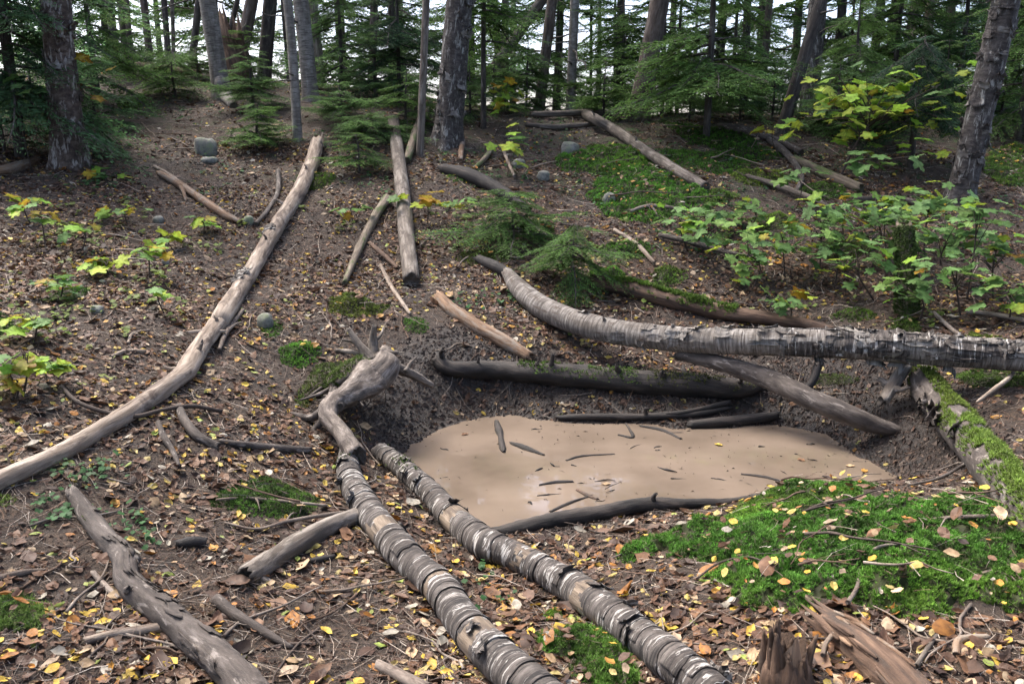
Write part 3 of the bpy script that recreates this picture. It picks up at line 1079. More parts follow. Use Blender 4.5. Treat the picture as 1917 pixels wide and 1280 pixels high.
tree('conifer_tree', 'dark trunk leaning right, left of the pale upright snag', 'tree', 1692, 124, 1715, 22, 'dark_tree', Y=13.4, flare=.2, top=9, crown=2, limbs=4, seed=31)
tree('conifer_tree', 'grey-green dim trunk right of the pale upright snag', 'tree', 1776, 125, 1782, 20, 'brown_tree', Y=13.8, flare=.2, top=9, crown=0, limbs=4, seed=32)
tree('conifer_tree', 'black trunk between the pale broad trunk and the pale snag', 'tree', 1634, 124, 1650, 23, 'dark_tree', Y=14.4, flare=.2, top=9, crown=1, limbs=5, seed=33)
tree('conifer_tree', 'thin far trunk in front of the white sky right of centre', 'tree', 1106, 170, 1107, 8, 'dark_tree', Y=17, flare=.1, top=9, crown=2, limbs=6, seed=34)
tree('conifer_tree', 'thin far trunk just left of the hollow-footed brown trunk', 'tree', 1150, 170, 1152, 7, 'dark_tree', Y=18, flare=.1, top=9, limbs=6, seed=35)
tree('conifer_tree', 'dark far trunk high above the ridge between middle trunks', 'tree', 930, 60, 926, 20, 'dark_tree', Y=16, flare=.2, top=9, crown=0, limbs=5, seed=36)

# broken snag left of the pale birch's neighbours
_p = at(442, 118, 12.3)
_p[2] = H(_p[0], _p[1])
sn = thing('broken_snag', 'jagged dark broken snag at the foot of the leaning brown trunk', 'snag', _p)
_tb = Tube([_p + (0, 0, -.1), _p + (-.02, 0, .3), _p + (-.06, 0, .62)], [.24, .2, .15], n=24, m=18, lump=.2, rough=.12, jag=2.2, ridge=.4)
_mb = MB()
_mb.tube(_tb, loc=_p)
part('trunk', _mb.mesh('snag_trunk', M['brown_wood']), sn)
for _d in ((.35, 0, .3), (-.15, 0, .5), (.2, 0, .6)):
    part('splinter', limb_me(_p + np.array([0, 0, .5]), _d, .7, .03, M['grey_wood'], _p), sn)
# long root of the pale birch
_tb = Tube(np.array([at(410, 132, 11.66), at(414, 156, 11.52), P(421, 176, .075), P(429, 188, .055), P(437, 199, .02)]), [.04, .085, .085, .07, .045], n=24, m=12, lump=.12, rough=.05)
_b = [o for o in bpy.data.objects if o.name == 'birch_tree.001'][0]
_mb = MB()
_mb.tube(_tb, loc=_b.location)
part('root', _mb.mesh('root', M['birch_tree']), _b)

# ---------------------------------------------------------------- CONIFERS (background wall) and young firs
def conifer(label, u, v, Y, h, nb, L0, L1, kind, z0=.3, seed=1, trunk_r=.06, group=None, name='fir_tree', tilt=(-.05, .4), taper=True, az=None, cat='conifer', sq=1.0, base=None):
    r = np.random.default_rng(seed * 13 + 5)
    p = (P(u, v) if Y is None else at(u, v, Y)) if base is None else np.array(base, float)
    p[2] = H(p[0], p[1])
    root = thing(name, label, cat, p, group)
    pth = [(0, 0, -.08), (r.normal(0, .03 * h / 4), r.normal(0, .03), h * .5), (r.normal(0, .03), r.normal(0, .03), h)]
    tb = Tube(pth, [trunk_r, trunk_r * .7, trunk_r * .15], n=18, m=8, lump=.05)
    mb = MB()
    mb.tube(tb)
    part('trunk', mb.mesh('trunk', M['dark_tree']), root)
    zs = np.sort(z0 + (h - z0) * r.uniform(0, 1, nb) ** (1.0 if taper else 1))
    f = (zs - z0) / (h - z0)
    lens = (L1 + (L0 - L1) * f if taper else np.full(nb, L1)) * r.uniform(.7, 1.15, nb)
    add_boughs(root, trunk_r * .5, zs, lens, kind, r, tilt, az, sq, ctr=lambda z: np.array([np.interp(z, tb.C[:, 2], tb.C[:, 0]), np.interp(z, tb.C[:, 2], tb.C[:, 1]), z]))
    return root


BG = 'conifers closing the view behind the ridge'
bgl = [(-60, 14, 'green'), (90, 15, 'blue'), (200, 18, 'green'), (300, 21, 'light'), (410, 17, 'green'), (545, 16, 'light'), (640, 18, 'blue'), (735, 15, 'blue'),
       (760, 20, 'light'), (880, 16, 'green'), (960, 20, 'blue'), (1040, 17, 'blue'), (1120, 23, 'light'), (1160, 16, 'green'), (1255, 19, 'blue'),
       (1300, 24, 'light'), (1345, 15, 'green'), (1420, 18, 'blue'), (1490, 16, 'green'), (1570, 14.5, 'blue'), (1600, 21, 'light'), (1665, 16, 'green'), (1730, 19, 'blue'),
       (1770, 15, 'green'), (1840, 18, 'light'), (1900, 14, 'blue'), (1980, 16, 'green')]
for i, (u, Y, k) in enumerate(bgl):
    if i == 12:
        wh = 'thirteenth from the left'
    ordn = ['leftmost', 'second from the left', 'third from the left', 'fourth from the left', 'fifth from the left', 'sixth from the left', 'seventh from the left',
            'eighth from the left', 'ninth from the left', 'tenth from the left', 'eleventh from the left', 'twelfth from the left', 'thirteenth from the left', 'middle one',
            'thirteenth from the right', 'twelfth from the right', 'eleventh from the right', 'tenth from the right', 'ninth from the right', 'eighth from the right', 'seventh from the right',
            'sixth from the right', 'fifth from the right', 'fourth from the right', 'third from the right', 'second from the right', 'rightmost'][i]
    x = at(u, 120, Y)[0]
    adj = {'green': 'green fir', 'blue': 'bluish hemlock', 'light': 'pale green fir'}[k]
    conifer(f'{adj} in the far row behind the ridge, {ordn}', 0, 0, None, 6.0 if Y < 18 else 7.0, 34 if Y < 17 else 40, .7, 1.9 if Y < 17 else 2.2, k, z0=.5, seed=i + 1, trunk_r=.09,
            group=BG, base=(x, Y, 0), tilt=(-.1, .35))

conifer('large bushy young hemlock standing in front of the ridge crest right of centre', 1322, 262, None, 3.0, 66, .5, 1.25, 'green', z0=.55, seed=101, trunk_r=.045, name='hemlock_sapling', cat='hemlock', tilt=(-.1, .35))
conifer('spreading young fir between the grey birch and the bare brown trunk', 705, 195, None, 1.1, 40, .25, .62, 'light', z0=.1, seed=102, trunk_r=.03, name='fir_sapling', cat='fir sapling', tilt=(-.25, .2))
conifer('dark bluish hemlock behind the thin dead trunk left of the big middle trunk', 748, 190, 11.5, 2.2, 44, .4, .9, 'dark', z0=.1, seed=103, trunk_r=.03, name='hemlock_sapling', cat='hemlock')
conifer('low bushy fir left of the slim birch foot', 480, 280, None, .5, 40, .2, .5, 'green', z0=.06, seed=104, trunk_r=.02, name='fir_sapling', cat='fir sapling', tilt=(-.3, .15))
conifer('young fir spreading behind the slim birch, below the dark straight trunk', 475, 205, None, .7, 34, .25, .6, 'light', z0=.1, seed=114, trunk_r=.02, name='fir_sapling', cat='fir sapling', tilt=(-.3, .2))
conifer('low fir seedling right of the splintered log tip', 672, 325, None, .4, 26, .2, .5, 'green', z0=.05, seed=105, trunk_r=.016, name='fir_sapling', cat='fir sapling', tilt=(-.3, .2))
conifer('small bluish fir seedling above the bent birch log, upper one of the pair', 960, 450, None, .42, 26, .3, .78, 'green', z0=.04, seed=106, trunk_r=.012, name='fir_sapling', cat='fir sapling', tilt=(-.2, .25))
conifer('small fir seedling drooping over the bent birch log, lower one of the pair', 1070, 540, None, .5, 24, .28, .68, 'green', z0=.12, seed=107, trunk_r=.012, name='fir_sapling', cat='fir sapling', tilt=(-.1, .7))
conifer('dark drooping hemlock left of the right-hand leaning birch', 1705, 315, None, 1.3, 26, .45, .95, 'dark', z0=.5, seed=108, trunk_r=.04, name='hemlock_sapling', cat='hemlock', tilt=(.1, .7))
conifer('hemlock at the upper left corner hanging in front of the flaky trunk', 40, 292, None, 3.6, 74, .8, 1.5, 'blue', z0=.5, seed=109, trunk_r=.06, name='hemlock_sapling', cat='hemlock', tilt=(.05, .55))
conifer('green fir branches right behind the flaky trunk at upper left', 185, 190, None, 2.4, 48, .5, 1.25, 'green', z0=.25, seed=110, trunk_r=.04, name='fir_sapling', cat='fir sapling', tilt=(.0, .4))
conifer('low green fir by the far end of the trail under the pale birch', 330, 180, None, .6, 26, .3, .75, 'green', z0=.05, seed=111, trunk_r=.02, name='fir_sapling', cat='fir sapling')
conifer('fir at the right edge behind the leaning birch', 1905, 262, None, 2.2, 46, .5, 1.15, 'green', z0=.1, seed=112, trunk_r=.04, name='fir_sapling', cat='fir sapling')
conifer('young fir on the crest between the two fallen grey logs and the big trunk', 985, 205, None, 1.0, 30, .3, .8, 'green', z0=.05, seed=113, trunk_r=.02, name='fir_sapling', cat='fir sapling')
conifer('green hemlock with dark twisted limbs just right of the big middle trunk', 905, 232, 10.6, 2.6, 30, .5, 1.1, 'green', z0=1.0, seed=115, trunk_r=.035, name='hemlock_sapling', cat='hemlock')
conifer('fir behind the yellow-green maple below the pale broad trunk', 1590, 235, None, 1.5, 38, .4, .95, 'green', z0=.1, seed=116, trunk_r=.03, name='fir_sapling', cat='fir sapling')
conifer('tall green fir filling the gap left of the pale upright snag', 1670, 190, 12.0, 2.8, 44, .6, 1.2, 'green', z0=.2, seed=117, trunk_r=.04, name='fir_sapling', cat='fir sapling')
conifer('fir filling the gap right of the pale upright snag', 1790, 210, 11.8, 2.6, 40, .5, 1.1, 'blue', z0=.2, seed=118, trunk_r=.04, name='fir_sapling', cat='fir sapling')
conifer('bright fir on the ridge between the brown trunk and the dark bluish hemlock', 640, 175, 12.0, 1.9, 34, .5, 1.0, 'light', z0=.1, seed=119, trunk_r=.03, name='fir_sapling', cat='fir sapling')
conifer('leafy fir standing behind the hollow-footed trunk on the crest', 1240, 195, 12.6, 2.4, 36, .5, 1.1, 'green', z0=.3, seed=120, trunk_r=.03, name='fir_sapling', cat='fir sapling')

for i_, (u_, v_, h_, k_, lb_) in enumerate([
        (1130, 222, .8, 'green', 'low fir hiding the crest left of the hollow-footed trunk'), (1040, 205, .6, 'light', 'low fir hiding the crest behind the two level logs'),
        (1290, 228, .9, 'light', 'low bright fir on the crest under the bushy young hemlock'), (1385, 225, 1.0, 'green', 'low fir on the crest right of the bushy young hemlock'),
        (1445, 222, .8, 'blue', 'bluish low fir on the crest at the foot of the dark leaning trunk'), (1560, 250, .9, 'light', 'bright low fir behind the yellow-green maple stem'),
        (1625, 270, .8, 'green', 'low fir left of the dark drooping hemlock'), (1760, 235, 1.1, 'green', 'fir on the crest left of the leaning birch'),
        (880, 225, .8, 'light', 'low bright fir at the right foot of the big middle trunk'), (925, 212, .9, 'green', 'low fir on the crest right of the twisted-limbed hemlock'),
        (760, 235, .7, 'green', 'low fir behind the thin dead trunk'), (640, 225, .5, 'light', 'low bright fir right of the grey birch foot'),
        (250, 150, .9, 'green', 'low fir beneath the three grey-brown trunks'), (180, 235, .8, 'blue', 'low bluish fir right of the flaky trunk'), (370, 150, .7, 'light', 'low bright fir left of the pale birch foot'),
        (460, 165, .9, 'green', 'low fir in front of the broken snag'), (60, 230, 1.1, 'green', 'low fir left behind the flaky trunk'), (10, 285, .9, 'blue', 'low bluish fir at the left edge by the flaky trunk'),
        (1870, 235, 1.0, 'light', 'bright low fir behind the leaning birch at the right edge'), (690, 258, .28, 'light', 'tiny bright fir left of the straight grey log top')]):
    conifer(lb_, u_, v_, None, h_ * .9, 28, .25, .68, k_, z0=.04, seed=200 + i_, trunk_r=.018, name='fir_sapling', cat='fir sapling', tilt=(-.35, .2))

# unseen firs added to shade the scene, as the wood around the viewer would
for i_, (x_, y_) in enumerate([(-3.4, -2.6), (3.2, -3.4), (.4, -5.0), (-6.2, .6), (6.4, .8), (-7.5, 4.6), (8.2, 4.4), (-5.5, -6.0), (5.6, -6.4), (-1.8, -8.0), (2.4, -9.0)]):
    p_ = np.array([x_, y_, float(H(x_, y_))])
    o_ = thing('fir_tree', f'tall fir added for shade outside the picture, {["nearest behind on the left", "nearest behind on the right", "straight behind", "beside the viewer on the left", "beside the viewer on the right", "on the left slope", "on the right slope", "farther behind left", "farther behind right", "far behind left", "far behind right"][i_]}', 'conifer', p_)
    mb_ = MB()
    mb_.tube(Tube([(0, 0, -.2), (.05, 0, 4), (0, 0, 11)], [.19, .14, .04], n=30, m=12))
    part('trunk', mb_.mesh('trunk', M['dark_tree']), o_)
    part('crown', CROWN[i_ % 3], o_, (0, 0, 3.2), (0, 0, i_ * 1.3), (1.35, 1.35, 1.15))

for i_, (u_, Y_b, h_, k_, lb_) in enumerate([
        (650, 14, 2.0, 'green', 'bushy green fir in the gap right of the grey birch'), (740, 13.5, 2.1, 'light', 'bushy pale fir behind the dark bluish hemlock'),
        (905, 13, 2.6, 'green', 'bushy green fir behind the twisted-limbed hemlock'), (1045, 15, 2.6, 'green', 'bushy green fir between the reddish and the lichen-speckled trunks'),
        (1165, 13, 2.0, 'green', 'bushy green fir left of the hollow-footed trunk'), (1270, 14, 2.8, 'light', 'bushy pale fir right of the hollow-footed trunk'),
        (1370, 13.2, 2.8, 'green', 'bushy green fir behind the big young hemlock'), (1585, 13.5, 2.3, 'green', 'bushy green fir right of the pale broad trunk'),
        (1700, 13, 2.2, 'light', 'bushy pale fir below the pale upright snag'), (1830, 12.8, 3.0, 'green', 'bushy green fir left of the leaning birch top'), (1920, 13, 3.0, 'light', 'bushy pale fir in the upper right corner')]):
    conifer(lb_, 0, 0, None, h_, 34, .5, 1.25, k_, z0=.1, seed=300 + i_, trunk_r=.035, group=None, base=(at(u_, 150, Y_b)[0], Y_b, 0), tilt=(-.2, .3))
# ---------------------------------------------------------------- LOGS
def fallen(name, label, cat, px, mat, n=70, m=20, lump=.09, rough=.05, jag=.5, ridge=.0, sink=.7, stubs=(), splinters=(0, 0), group=None, lf=5, lift=0.0, sp_mat=None, part_name='trunk', sp_len=2.2, wf=.84):
    pth, rad = pix_path(px, sink, lift, wf)
    org = pth[len(pth) // 2].copy()
    tb = Tube(pth, rad, n=n, m=m, lump=lump, rough=rough, jag=jag, ridge=ridge)
    root = thing(name, label, cat, org, group)
    mb = MB()
    mb.tube(tb, loc=org)
    part(part_name, mb.mesh(part_name, M[mat]), root)
    for sf, th, L, r0 in stubs:
        c, nn, _ = tb.pt(tb.L * sf, th, -np.interp(tb.L * sf, tb.S, tb.R) * .4)
        d = nn + np.array([random.uniform(-.4, .4), random.uniform(-.2, .2), .25])
        t = np.linspace(0, 1, 4)[:, None]
        st = Tube(c + d * t * L + RNG.normal(0, .006, (4, 3)) * t, np.linspace(r0 * 1.5, r0 * .7, 4), n=12, m=9, lump=.15, rough=.1, jag=1.2, ridge=.2)
        mb = MB()
        mb.tube(st, loc=org)
        part('branch_stub', mb.mesh('branch_stub', M[mat]), root)
    for e, k in enumerate(splinters):
        for i in range(k):
            j = 1 if e == 0 else n - 2
            a = RNG.uniform(0, 6.28)
            R = tb.R[j]
            p = tb.C[j] + (tb.N[j] * math.cos(a) + tb.B[j] * math.sin(a)) * R * RNG.uniform(.5, .88)
            d = tb.T[j] * (-1 if e == 0 else 1)
            L = R * RNG.uniform(.8, 1) * sp_len * RNG.uniform(.5, 1.1)
            st = Tube([p - d * R * .8, p + d * L * .4, p + d * L + RNG.normal(0, R * .22, 3)], [R * .34, R * .24, R * .05], n=7, m=5, lump=.1, rough=.05)
            mb = MB()
            mb.tube(st, loc=org)
            part('splinter', mb.mesh('splinter', M[sp_mat or mat]), root)
    return root, tb


# the long pale broken log down the left slope
R_, T_ = fallen('fallen_log', 'long pale weathered log running down the left slope with a splintered top end', 'log',
                [(-60, 930, 46), (20, 890, 46), (100, 855, 46), (180, 808, 44), (245, 770, 46), (338, 704, 47), (352, 688, 50), (378, 645, 45), (408, 606, 43), (420, 586, 47), (470, 508, 40), (515, 430, 37), (560, 358, 36), (582, 310, 36), (594, 268, 32)],
                'pale_wood', n=150, lump=.14, rough=.09, jag=.6, ridge=.14, sink=.8, sp_len=4.5, splinters=(0, 9), wf=.74, stubs=[(.22, -1.2, .05, .010), (.26, .6, .05, .012), (.33, .2, .03, .012), (.47, -.8, .06, .012), (.58, .9, .05, .010), (.72, -.5, .07, .012), (.85, .6, .05, .012)])
for i_ in range(6):
    s_ = RNG.uniform(.42, .62) * T_.L
    part('bark_flake', patch_mesh('bark_flake', T_, s_, s_ + .07, RNG.uniform(-.9, .3), RNG.uniform(.5, 1.2), M['birch_bark'], R_.location, 4, 6, .003, .02, .6, 1, seed=i_), R_)
# dark log bottom left
R_, T_ = fallen('fallen_log', 'crooked dark grey log lying from the left edge to the bottom', 'log',
                [(135, 922, 30), (165, 965, 44), (200, 1010, 50), (232, 1045, 54), (240, 1090, 60), (300, 1142, 66), (370, 1200, 76), (450, 1270, 84), (500, 1330, 88)],
                'dark_bark', n=100, m=24, lump=.14, rough=.10, jag=.7, sink=.75, splinters=(3, 0), wf=.78, stubs=[(.38, -1.4, .03, .014), (.5, 1.0, .03, .012)])
for i_ in range(14):
    s_ = RNG.uniform(.1, .92) * T_.L
    part('bark_flake', patch_mesh('bark_flake', T_, s_, s_ + RNG.uniform(.05, .14), (a_ := RNG.uniform(-1.4, 1.0)), a_ + RNG.uniform(.3, .8), M['dark_bark'], R_.location, 5, 6, .002, .006, .5, 1, seed=i_ + 20), R_)
moss_log_bits = [(R_, T_, .1, T_.L * .35, .25, .012, (.07, .10, .02), .25)]
# short broken log
R_, T_ = fallen('fallen_log', 'short broken grey log with ragged ends near the left birch log', 'log',
                [(462, 1078, 56), (520, 1040, 54), (585, 1000, 50), (648, 972, 44), (690, 958, 38)], 'grey_wood', n=60, m=22, lump=.14, rough=.1, jag=1.0, ridge=.12, sink=.75, splinters=(4, 5), sp_len=1.5, wf=.74,
                stubs=[(.05, 2.2, .06, .014), (.2, -1.0, .02, .01)])
moss_log_bits.append((R_, T_, .2, T_.L * .8, .25, .011, (.05, .085, .015), .3))
# log lying straight up the slope
R_, T_ = fallen('fallen_log', 'straight grey log pointing up the slope toward the big middle trunk', 'log',
                [(736, 224, 22), (745, 290, 25), (752, 345, 28), (760, 430, 30), (770, 524, 32)], 'grey_wood', n=70, lump=.08, rough=.06, jag=.5, ridge=.12, sink=.9, wf=.97, splinters=(0, 2),
                stubs=[(.3, .3, .02, .012)])
# short orange-brown log
R_, T_ = fallen('fallen_log', 'short orange-brown barkless log lying above the pond', 'log',
                [(822, 557, 28), (850, 582, 34), (900, 615, 37), (945, 640, 37), (990, 668, 30)], 'orange_wood', n=50, lump=.08, rough=.06, jag=.8, ridge=.14, sink=.55, wf=.72, splinters=(2, 2))
# stubby dark log behind the pond
R_, T_ = fallen('fallen_log', 'dark wet log with broken branch stubs along the far bank of the pond', 'log',
                [(818, 672, 28), (845, 690, 32), (920, 692, 40), (1000, 698, 46), (1100, 705, 50), (1200, 714, 52), (1300, 722, 50), (1380, 728, 42), (1420, 722, 30)], 'wet_wood', n=110, m=22, lump=.16, rough=.14, jag=.7, ridge=.22, sink=.75,
                stubs=[(.015, .2, .06, .014), (.14, .1, .05, .010), (.33, .3, .035, .016), (.37, .1, .075, .014), (.40, -1.1, .03, .016), (.58, .2, .06, .016), (.70, .4, .05, .018), (.78, -1.5, .10, .016), (.93, .2, .05, .012)])
back_log = (R_, T_)
moss_log_bits.append((R_, T_, T_.L * .27, T_.L * .68, .75, .013, (.055, .105, .014), .0))
moss_log_bits.append((R_, T_, T_.L * .66, T_.L * .97, .75, .012, (.085, .10, .022), -.05))
# leaning dark log across the right bank
R_, T_ = fallen('fallen_log', 'long dark smooth log slanting down to the right bank of the pond', 'log',
                [(1270, 664, 22, .37), (1350, 680, 34, .36), (1430, 706, 42, .31), (1500, 738, 46, .27), (1580, 772, 44, .21), (1640, 796, 36, .15), (1700, 810, 18, .11)], 'dark_bark', n=80, m=20, lump=.12, rough=.08, jag=.8, ridge=.16,
                splinters=(0, 3))
# rotten log behind the birch log
R_, T_ = fallen('fallen_log', 'rotten reddish log behind the peeling birch log, mossy at its left end', 'log',
                [(1120, 528, 30), (1180, 540, 34), (1260, 562, 34), (1340, 582, 34), (1420, 594, 30), (1500, 606, 26), (1560, 618, 18)], 'brown_wood', n=80, m=20, lump=.1, rough=.1, jag=.8, ridge=.22, sink=1.0, splinters=(0, 3),
                stubs=[(.38, -1.9, .1, .013), (.58, -1.9, .1, .012), (.75, -1.7, .08, .012)])
moss_log_bits.append((R_, T_, 0, T_.L * .62, 1.5, .022, (.085, .155, .02), -.2))
# sticks along the far water edge
fallen('broken_branch', 'long dark wet branch lying along the far edge of the water', 'branch', [(1045, 782, 12), (1100, 780, 16), (1200, 780, 17), (1300, 775, 16), (1362, 764, 12)], 'wet_wood', n=50, m=10, lump=.12, jag=.8, sink=.9, stubs=[(.5, .2, .05, .010)])
fallen('broken_branch', 'dark wet branch resting on the longer branch at the far water edge', 'branch', [(1230, 776, 10), (1290, 770, 12), (1362, 754, 13)], 'wet_wood', n=24, m=9, lump=.12, jag=.8, sink=2.4)
fallen('fallen_log', 'short black log floating against the far right water edge', 'log', [(1294, 795, 20), (1350, 790, 24), (1410, 784, 24), (1452, 778, 18)], 'wet_wood', n=40, m=16, lump=.12, jag=.7, ridge=.1, sink=.7)
# near water edge
R_, T_ = fallen('fallen_log', 'dark crumbling log along the near edge of the pond', 'log', [(880, 1010, 26, .03), (960, 993, 36, .03), (1040, 975, 38, .035), (1120, 962, 36, .035), (1200, 946, 34, .04), (1290, 943, 24, .03), (1360, 940, 18, .02), (1425, 928, 12, .04)], 'wet_wood', n=90, m=20, lump=.14, rough=.12, jag=.6, ridge=.2, sink=.8,
                stubs=[(.62, .2, .03, .012)])
fallen('fallen_log', 'black rotten log on the slope above the small fir seedlings', 'log', [(832, 316, 22), (870, 326, 30), (915, 345, 30), (960, 372, 24), (990, 392, 14)], 'char_wood', n=44, m=16, lump=.12, rough=.1, jag=.8, ridge=.15, sink=.8)
fallen('fallen_log', 'black log end under the small fir seedlings, pointing at the birch log', 'log', [(898, 486, 20), (930, 500, 24), (965, 520, 22)], 'char_wood', n=24, m=14, lump=.12, rough=.1, jag=.8, ridge=.15, sink=.9)
fallen('fallen_log', 'long grey-brown log slanting over the mossy slope at right of centre', 'log', [(1066, 202, 18), (1100, 216, 22), (1150, 244, 22), (1210, 284, 23), (1270, 322, 24), (1320, 350, 22)], 'grey_wood', n=70, m=16, lump=.1, rough=.06, jag=.8, ridge=.06, sink=1.1, splinters=(2, 0),
       stubs=[(.5, .5, .05, .01), (.66, .4, .06, .01), (.8, .2, .06, .012)])
fallen('fallen_log', 'upper of two grey logs lying level on the ridge crest', 'log', [(995, 214, 12), (1050, 213, 14), (1110, 211, 14), (1150, 214, 10)], 'grey_wood', n=30, m=10, jag=.7, sink=1.4)
fallen('fallen_log', 'lower of two grey logs lying level on the ridge crest', 'log', [(985, 234, 9), (1040, 238, 12), (1100, 233, 10), (1140, 230, 7)], 'grey_wood', n=30, m=10, jag=.7, sink=1.2)
fallen('fallen_log', 'reddish rotten log lying on the skyline left of the pale birch', 'log', [(215, 112, 14), (265, 120, 16), (320, 130, 15), (372, 137, 12)], 'brown_wood', n=30, m=10, jag=.7, sink=1.2, ridge=.1)
fallen('fallen_log', 'dark log among roots below the leaning trunk on the right ridge', 'log', [(1350, 238, 18), (1400, 246, 20), (1450, 262, 16), (1500, 285, 14)], 'dark_bark', n=34, m=12, jag=.6, sink=1.0)
fallen('fallen_log', 'dark mossy log in the hollow under the yellow-green maple', 'log', [(1490, 300, 20), (1550, 328, 24), (1610, 352, 22)], 'moss_wood', n=34, m=12, jag=.6, sink=1.0)
fallen('fallen_log', 'mossy grey root leaning down the slope left of the straight grey log', 'log', [(724, 372, 20), (700, 410, 20), (672, 465, 17), (645, 530, 11)], 'moss_wood', n=44, m=12, lump=.16, jag=.6, sink=1.0, ridge=.1)
moss_log_bits.append((bpy.data.objects[[o.name for o in bpy.data.objects if o.name.startswith('fallen_log')][-1]], None, 0, 0, 0, 0, 0, 0))
fallen('fallen_log', 'mossy log leaning between the thin dead trunk and the big middle trunk', 'log', [(805, 195, 16), (785, 230, 18), (768, 280, 18), (762, 300, 14)], 'moss_wood', n=30, m=12, lump=.12, jag=.6, sink=1.4)

# mossy log on the right
R_, T_ = fallen('mossy_log', 'thick mossy log at the right end of the pond, lying under the birch log', 'log',
                [(1715, 690, 66), (1740, 730, 76), (1775, 775, 84), (1825, 835, 92), (1870, 890, 98), (1930, 960, 104), (1990, 1040, 108)], 'dark_bark', n=90, m=28, lump=.09, rough=.07, jag=.3, sink=.72, wf=.78)
mossy = (R_, T_)
moss_log_bits.append((R_, T_, 0, T_.L * .42, 1.1, .015, (.11, .16, .025), .0))
moss_log_bits.append((R_, T_, T_.L * .36, T_.L, 1.1, .016, (.12, .19, .03), -.02))
for i_ in range(8):
    s_ = RNG.uniform(.15, .55) * T_.L
    part('bark_flake', patch_mesh('bark_flake', T_, s_, s_ + RNG.uniform(.08, .16), (a_ := RNG.uniform(.5, 1.2)), a_ + RNG.uniform(.3, .7), M['dark_bark'], R_.location, 5, 6, .004, .03, .5, 1, seed=i_ + 50), R_)
fallen('broken_branch', 'broken grey branch stub standing between the birch log and the mossy log', 'branch', [(1690, 690, 30, .40), (1672, 720, 28, .34), (1655, 748, 24, .28)], 'grey_wood', n=24, m=12, lump=.14, jag=1.0, ridge=.15, stubs=[(.6, 1.4, .07, .018), (.7, -1.4, .05, .014)])
fallen('broken_branch', 'dark broken stub poking up under the middle of the birch log', 'branch', [(1530, 690, 20, .40), (1520, 715, 18, .33), (1500, 735, 18, .27)], 'char_wood', n=20, m=10, lump=.14, jag=1.0)

# the peeling birch lying across the back
bp = []
for u, v, w, Y in [(950, 512, 26, 6.45), (972, 540, 42, 6.2), (1010, 572, 50, 5.95), (1060, 596, 54, 5.75), (1120, 614, 56, 5.55), (1200, 628, 56, 5.35), (1300, 637, 58, 5.15), (1400, 640, 60, 5.0),
                   (1500, 642, 62, 4.88), (1600, 646, 64, 4.78), (1700, 652, 66, 4.68), (1800, 660, 66, 4.58), (1917, 668, 66, 4.48), (2080, 680, 66, 4.35)]:
    p_ = at(u, v, Y)
    bp.append((*p_, .84 * w / 2 * depth(p_) / FPX))
bp = np.array(bp)
TB = Tube(bp[:, :3], bp[:, 3], n=150, m=28, lump=.045, rough=.03, jag=.4)
org = bp[7, :3].copy()
BL = thing('birch_log', 'long peeling grey birch log lying across the back of the clearing', 'log', org)
_mb = MB()
_mb.tube(TB, loc=org)
part('trunk', _mb.mesh('birch_trunk', M['birch_log']), BL)
for i in range(110):
    s_ = TB.L * (.22 + .78 * RNG.uniform() ** .7)
    f_ = s_ / TB.L
    a_ = RNG.uniform(-2.3, 1.6)
    big = f_ > .5
    part('bark_flake', patch_mesh('bark_flake', TB, s_, s_ + RNG.uniform(.05, .2 if big else .1), a_, a_ + RNG.uniform(.35, 1.2 if big else .7), M['birch_bark' if big and RNG.uniform() < .45 else ('birch_tree' if RNG.uniform() < .4 else 'birch_log')], org, 5, 8, .002,
                                RNG.uniform(.008, .03), .5, 1 if RNG.uniform() < .6 else -1, seed=i), BL)
for i, (f_, th_, L_) in enumerate([(.30, .4, .03), (.25, -.6, .02), (.42, .1, .03)]):
    c, nn, _ = TB.pt(TB.L * f_, th_, -.01)
    st = Tube([c, c + nn * L_], [.016, .008], n=6, m=8, jag=.8)
    _mb = MB()
    _mb.tube(st, loc=org)
    part('branch_stub', _mb.mesh('branch_stub', M['birch_log']), BL)
# bark sheets hanging below it
for i, (f_, w_) in enumerate([(.70, .10), (.735, .08), (.80, .07), (.965, .12), (.63, .05)]):
    s_ = TB.L * f_
    part('bark_strip', patch_mesh('bark_strip', TB, s_, s_ + w_, -2.2, -3.3, M['birch_tree'], org, 5, 9, .004, .05, .7, 1, seed=i + 300), BL)


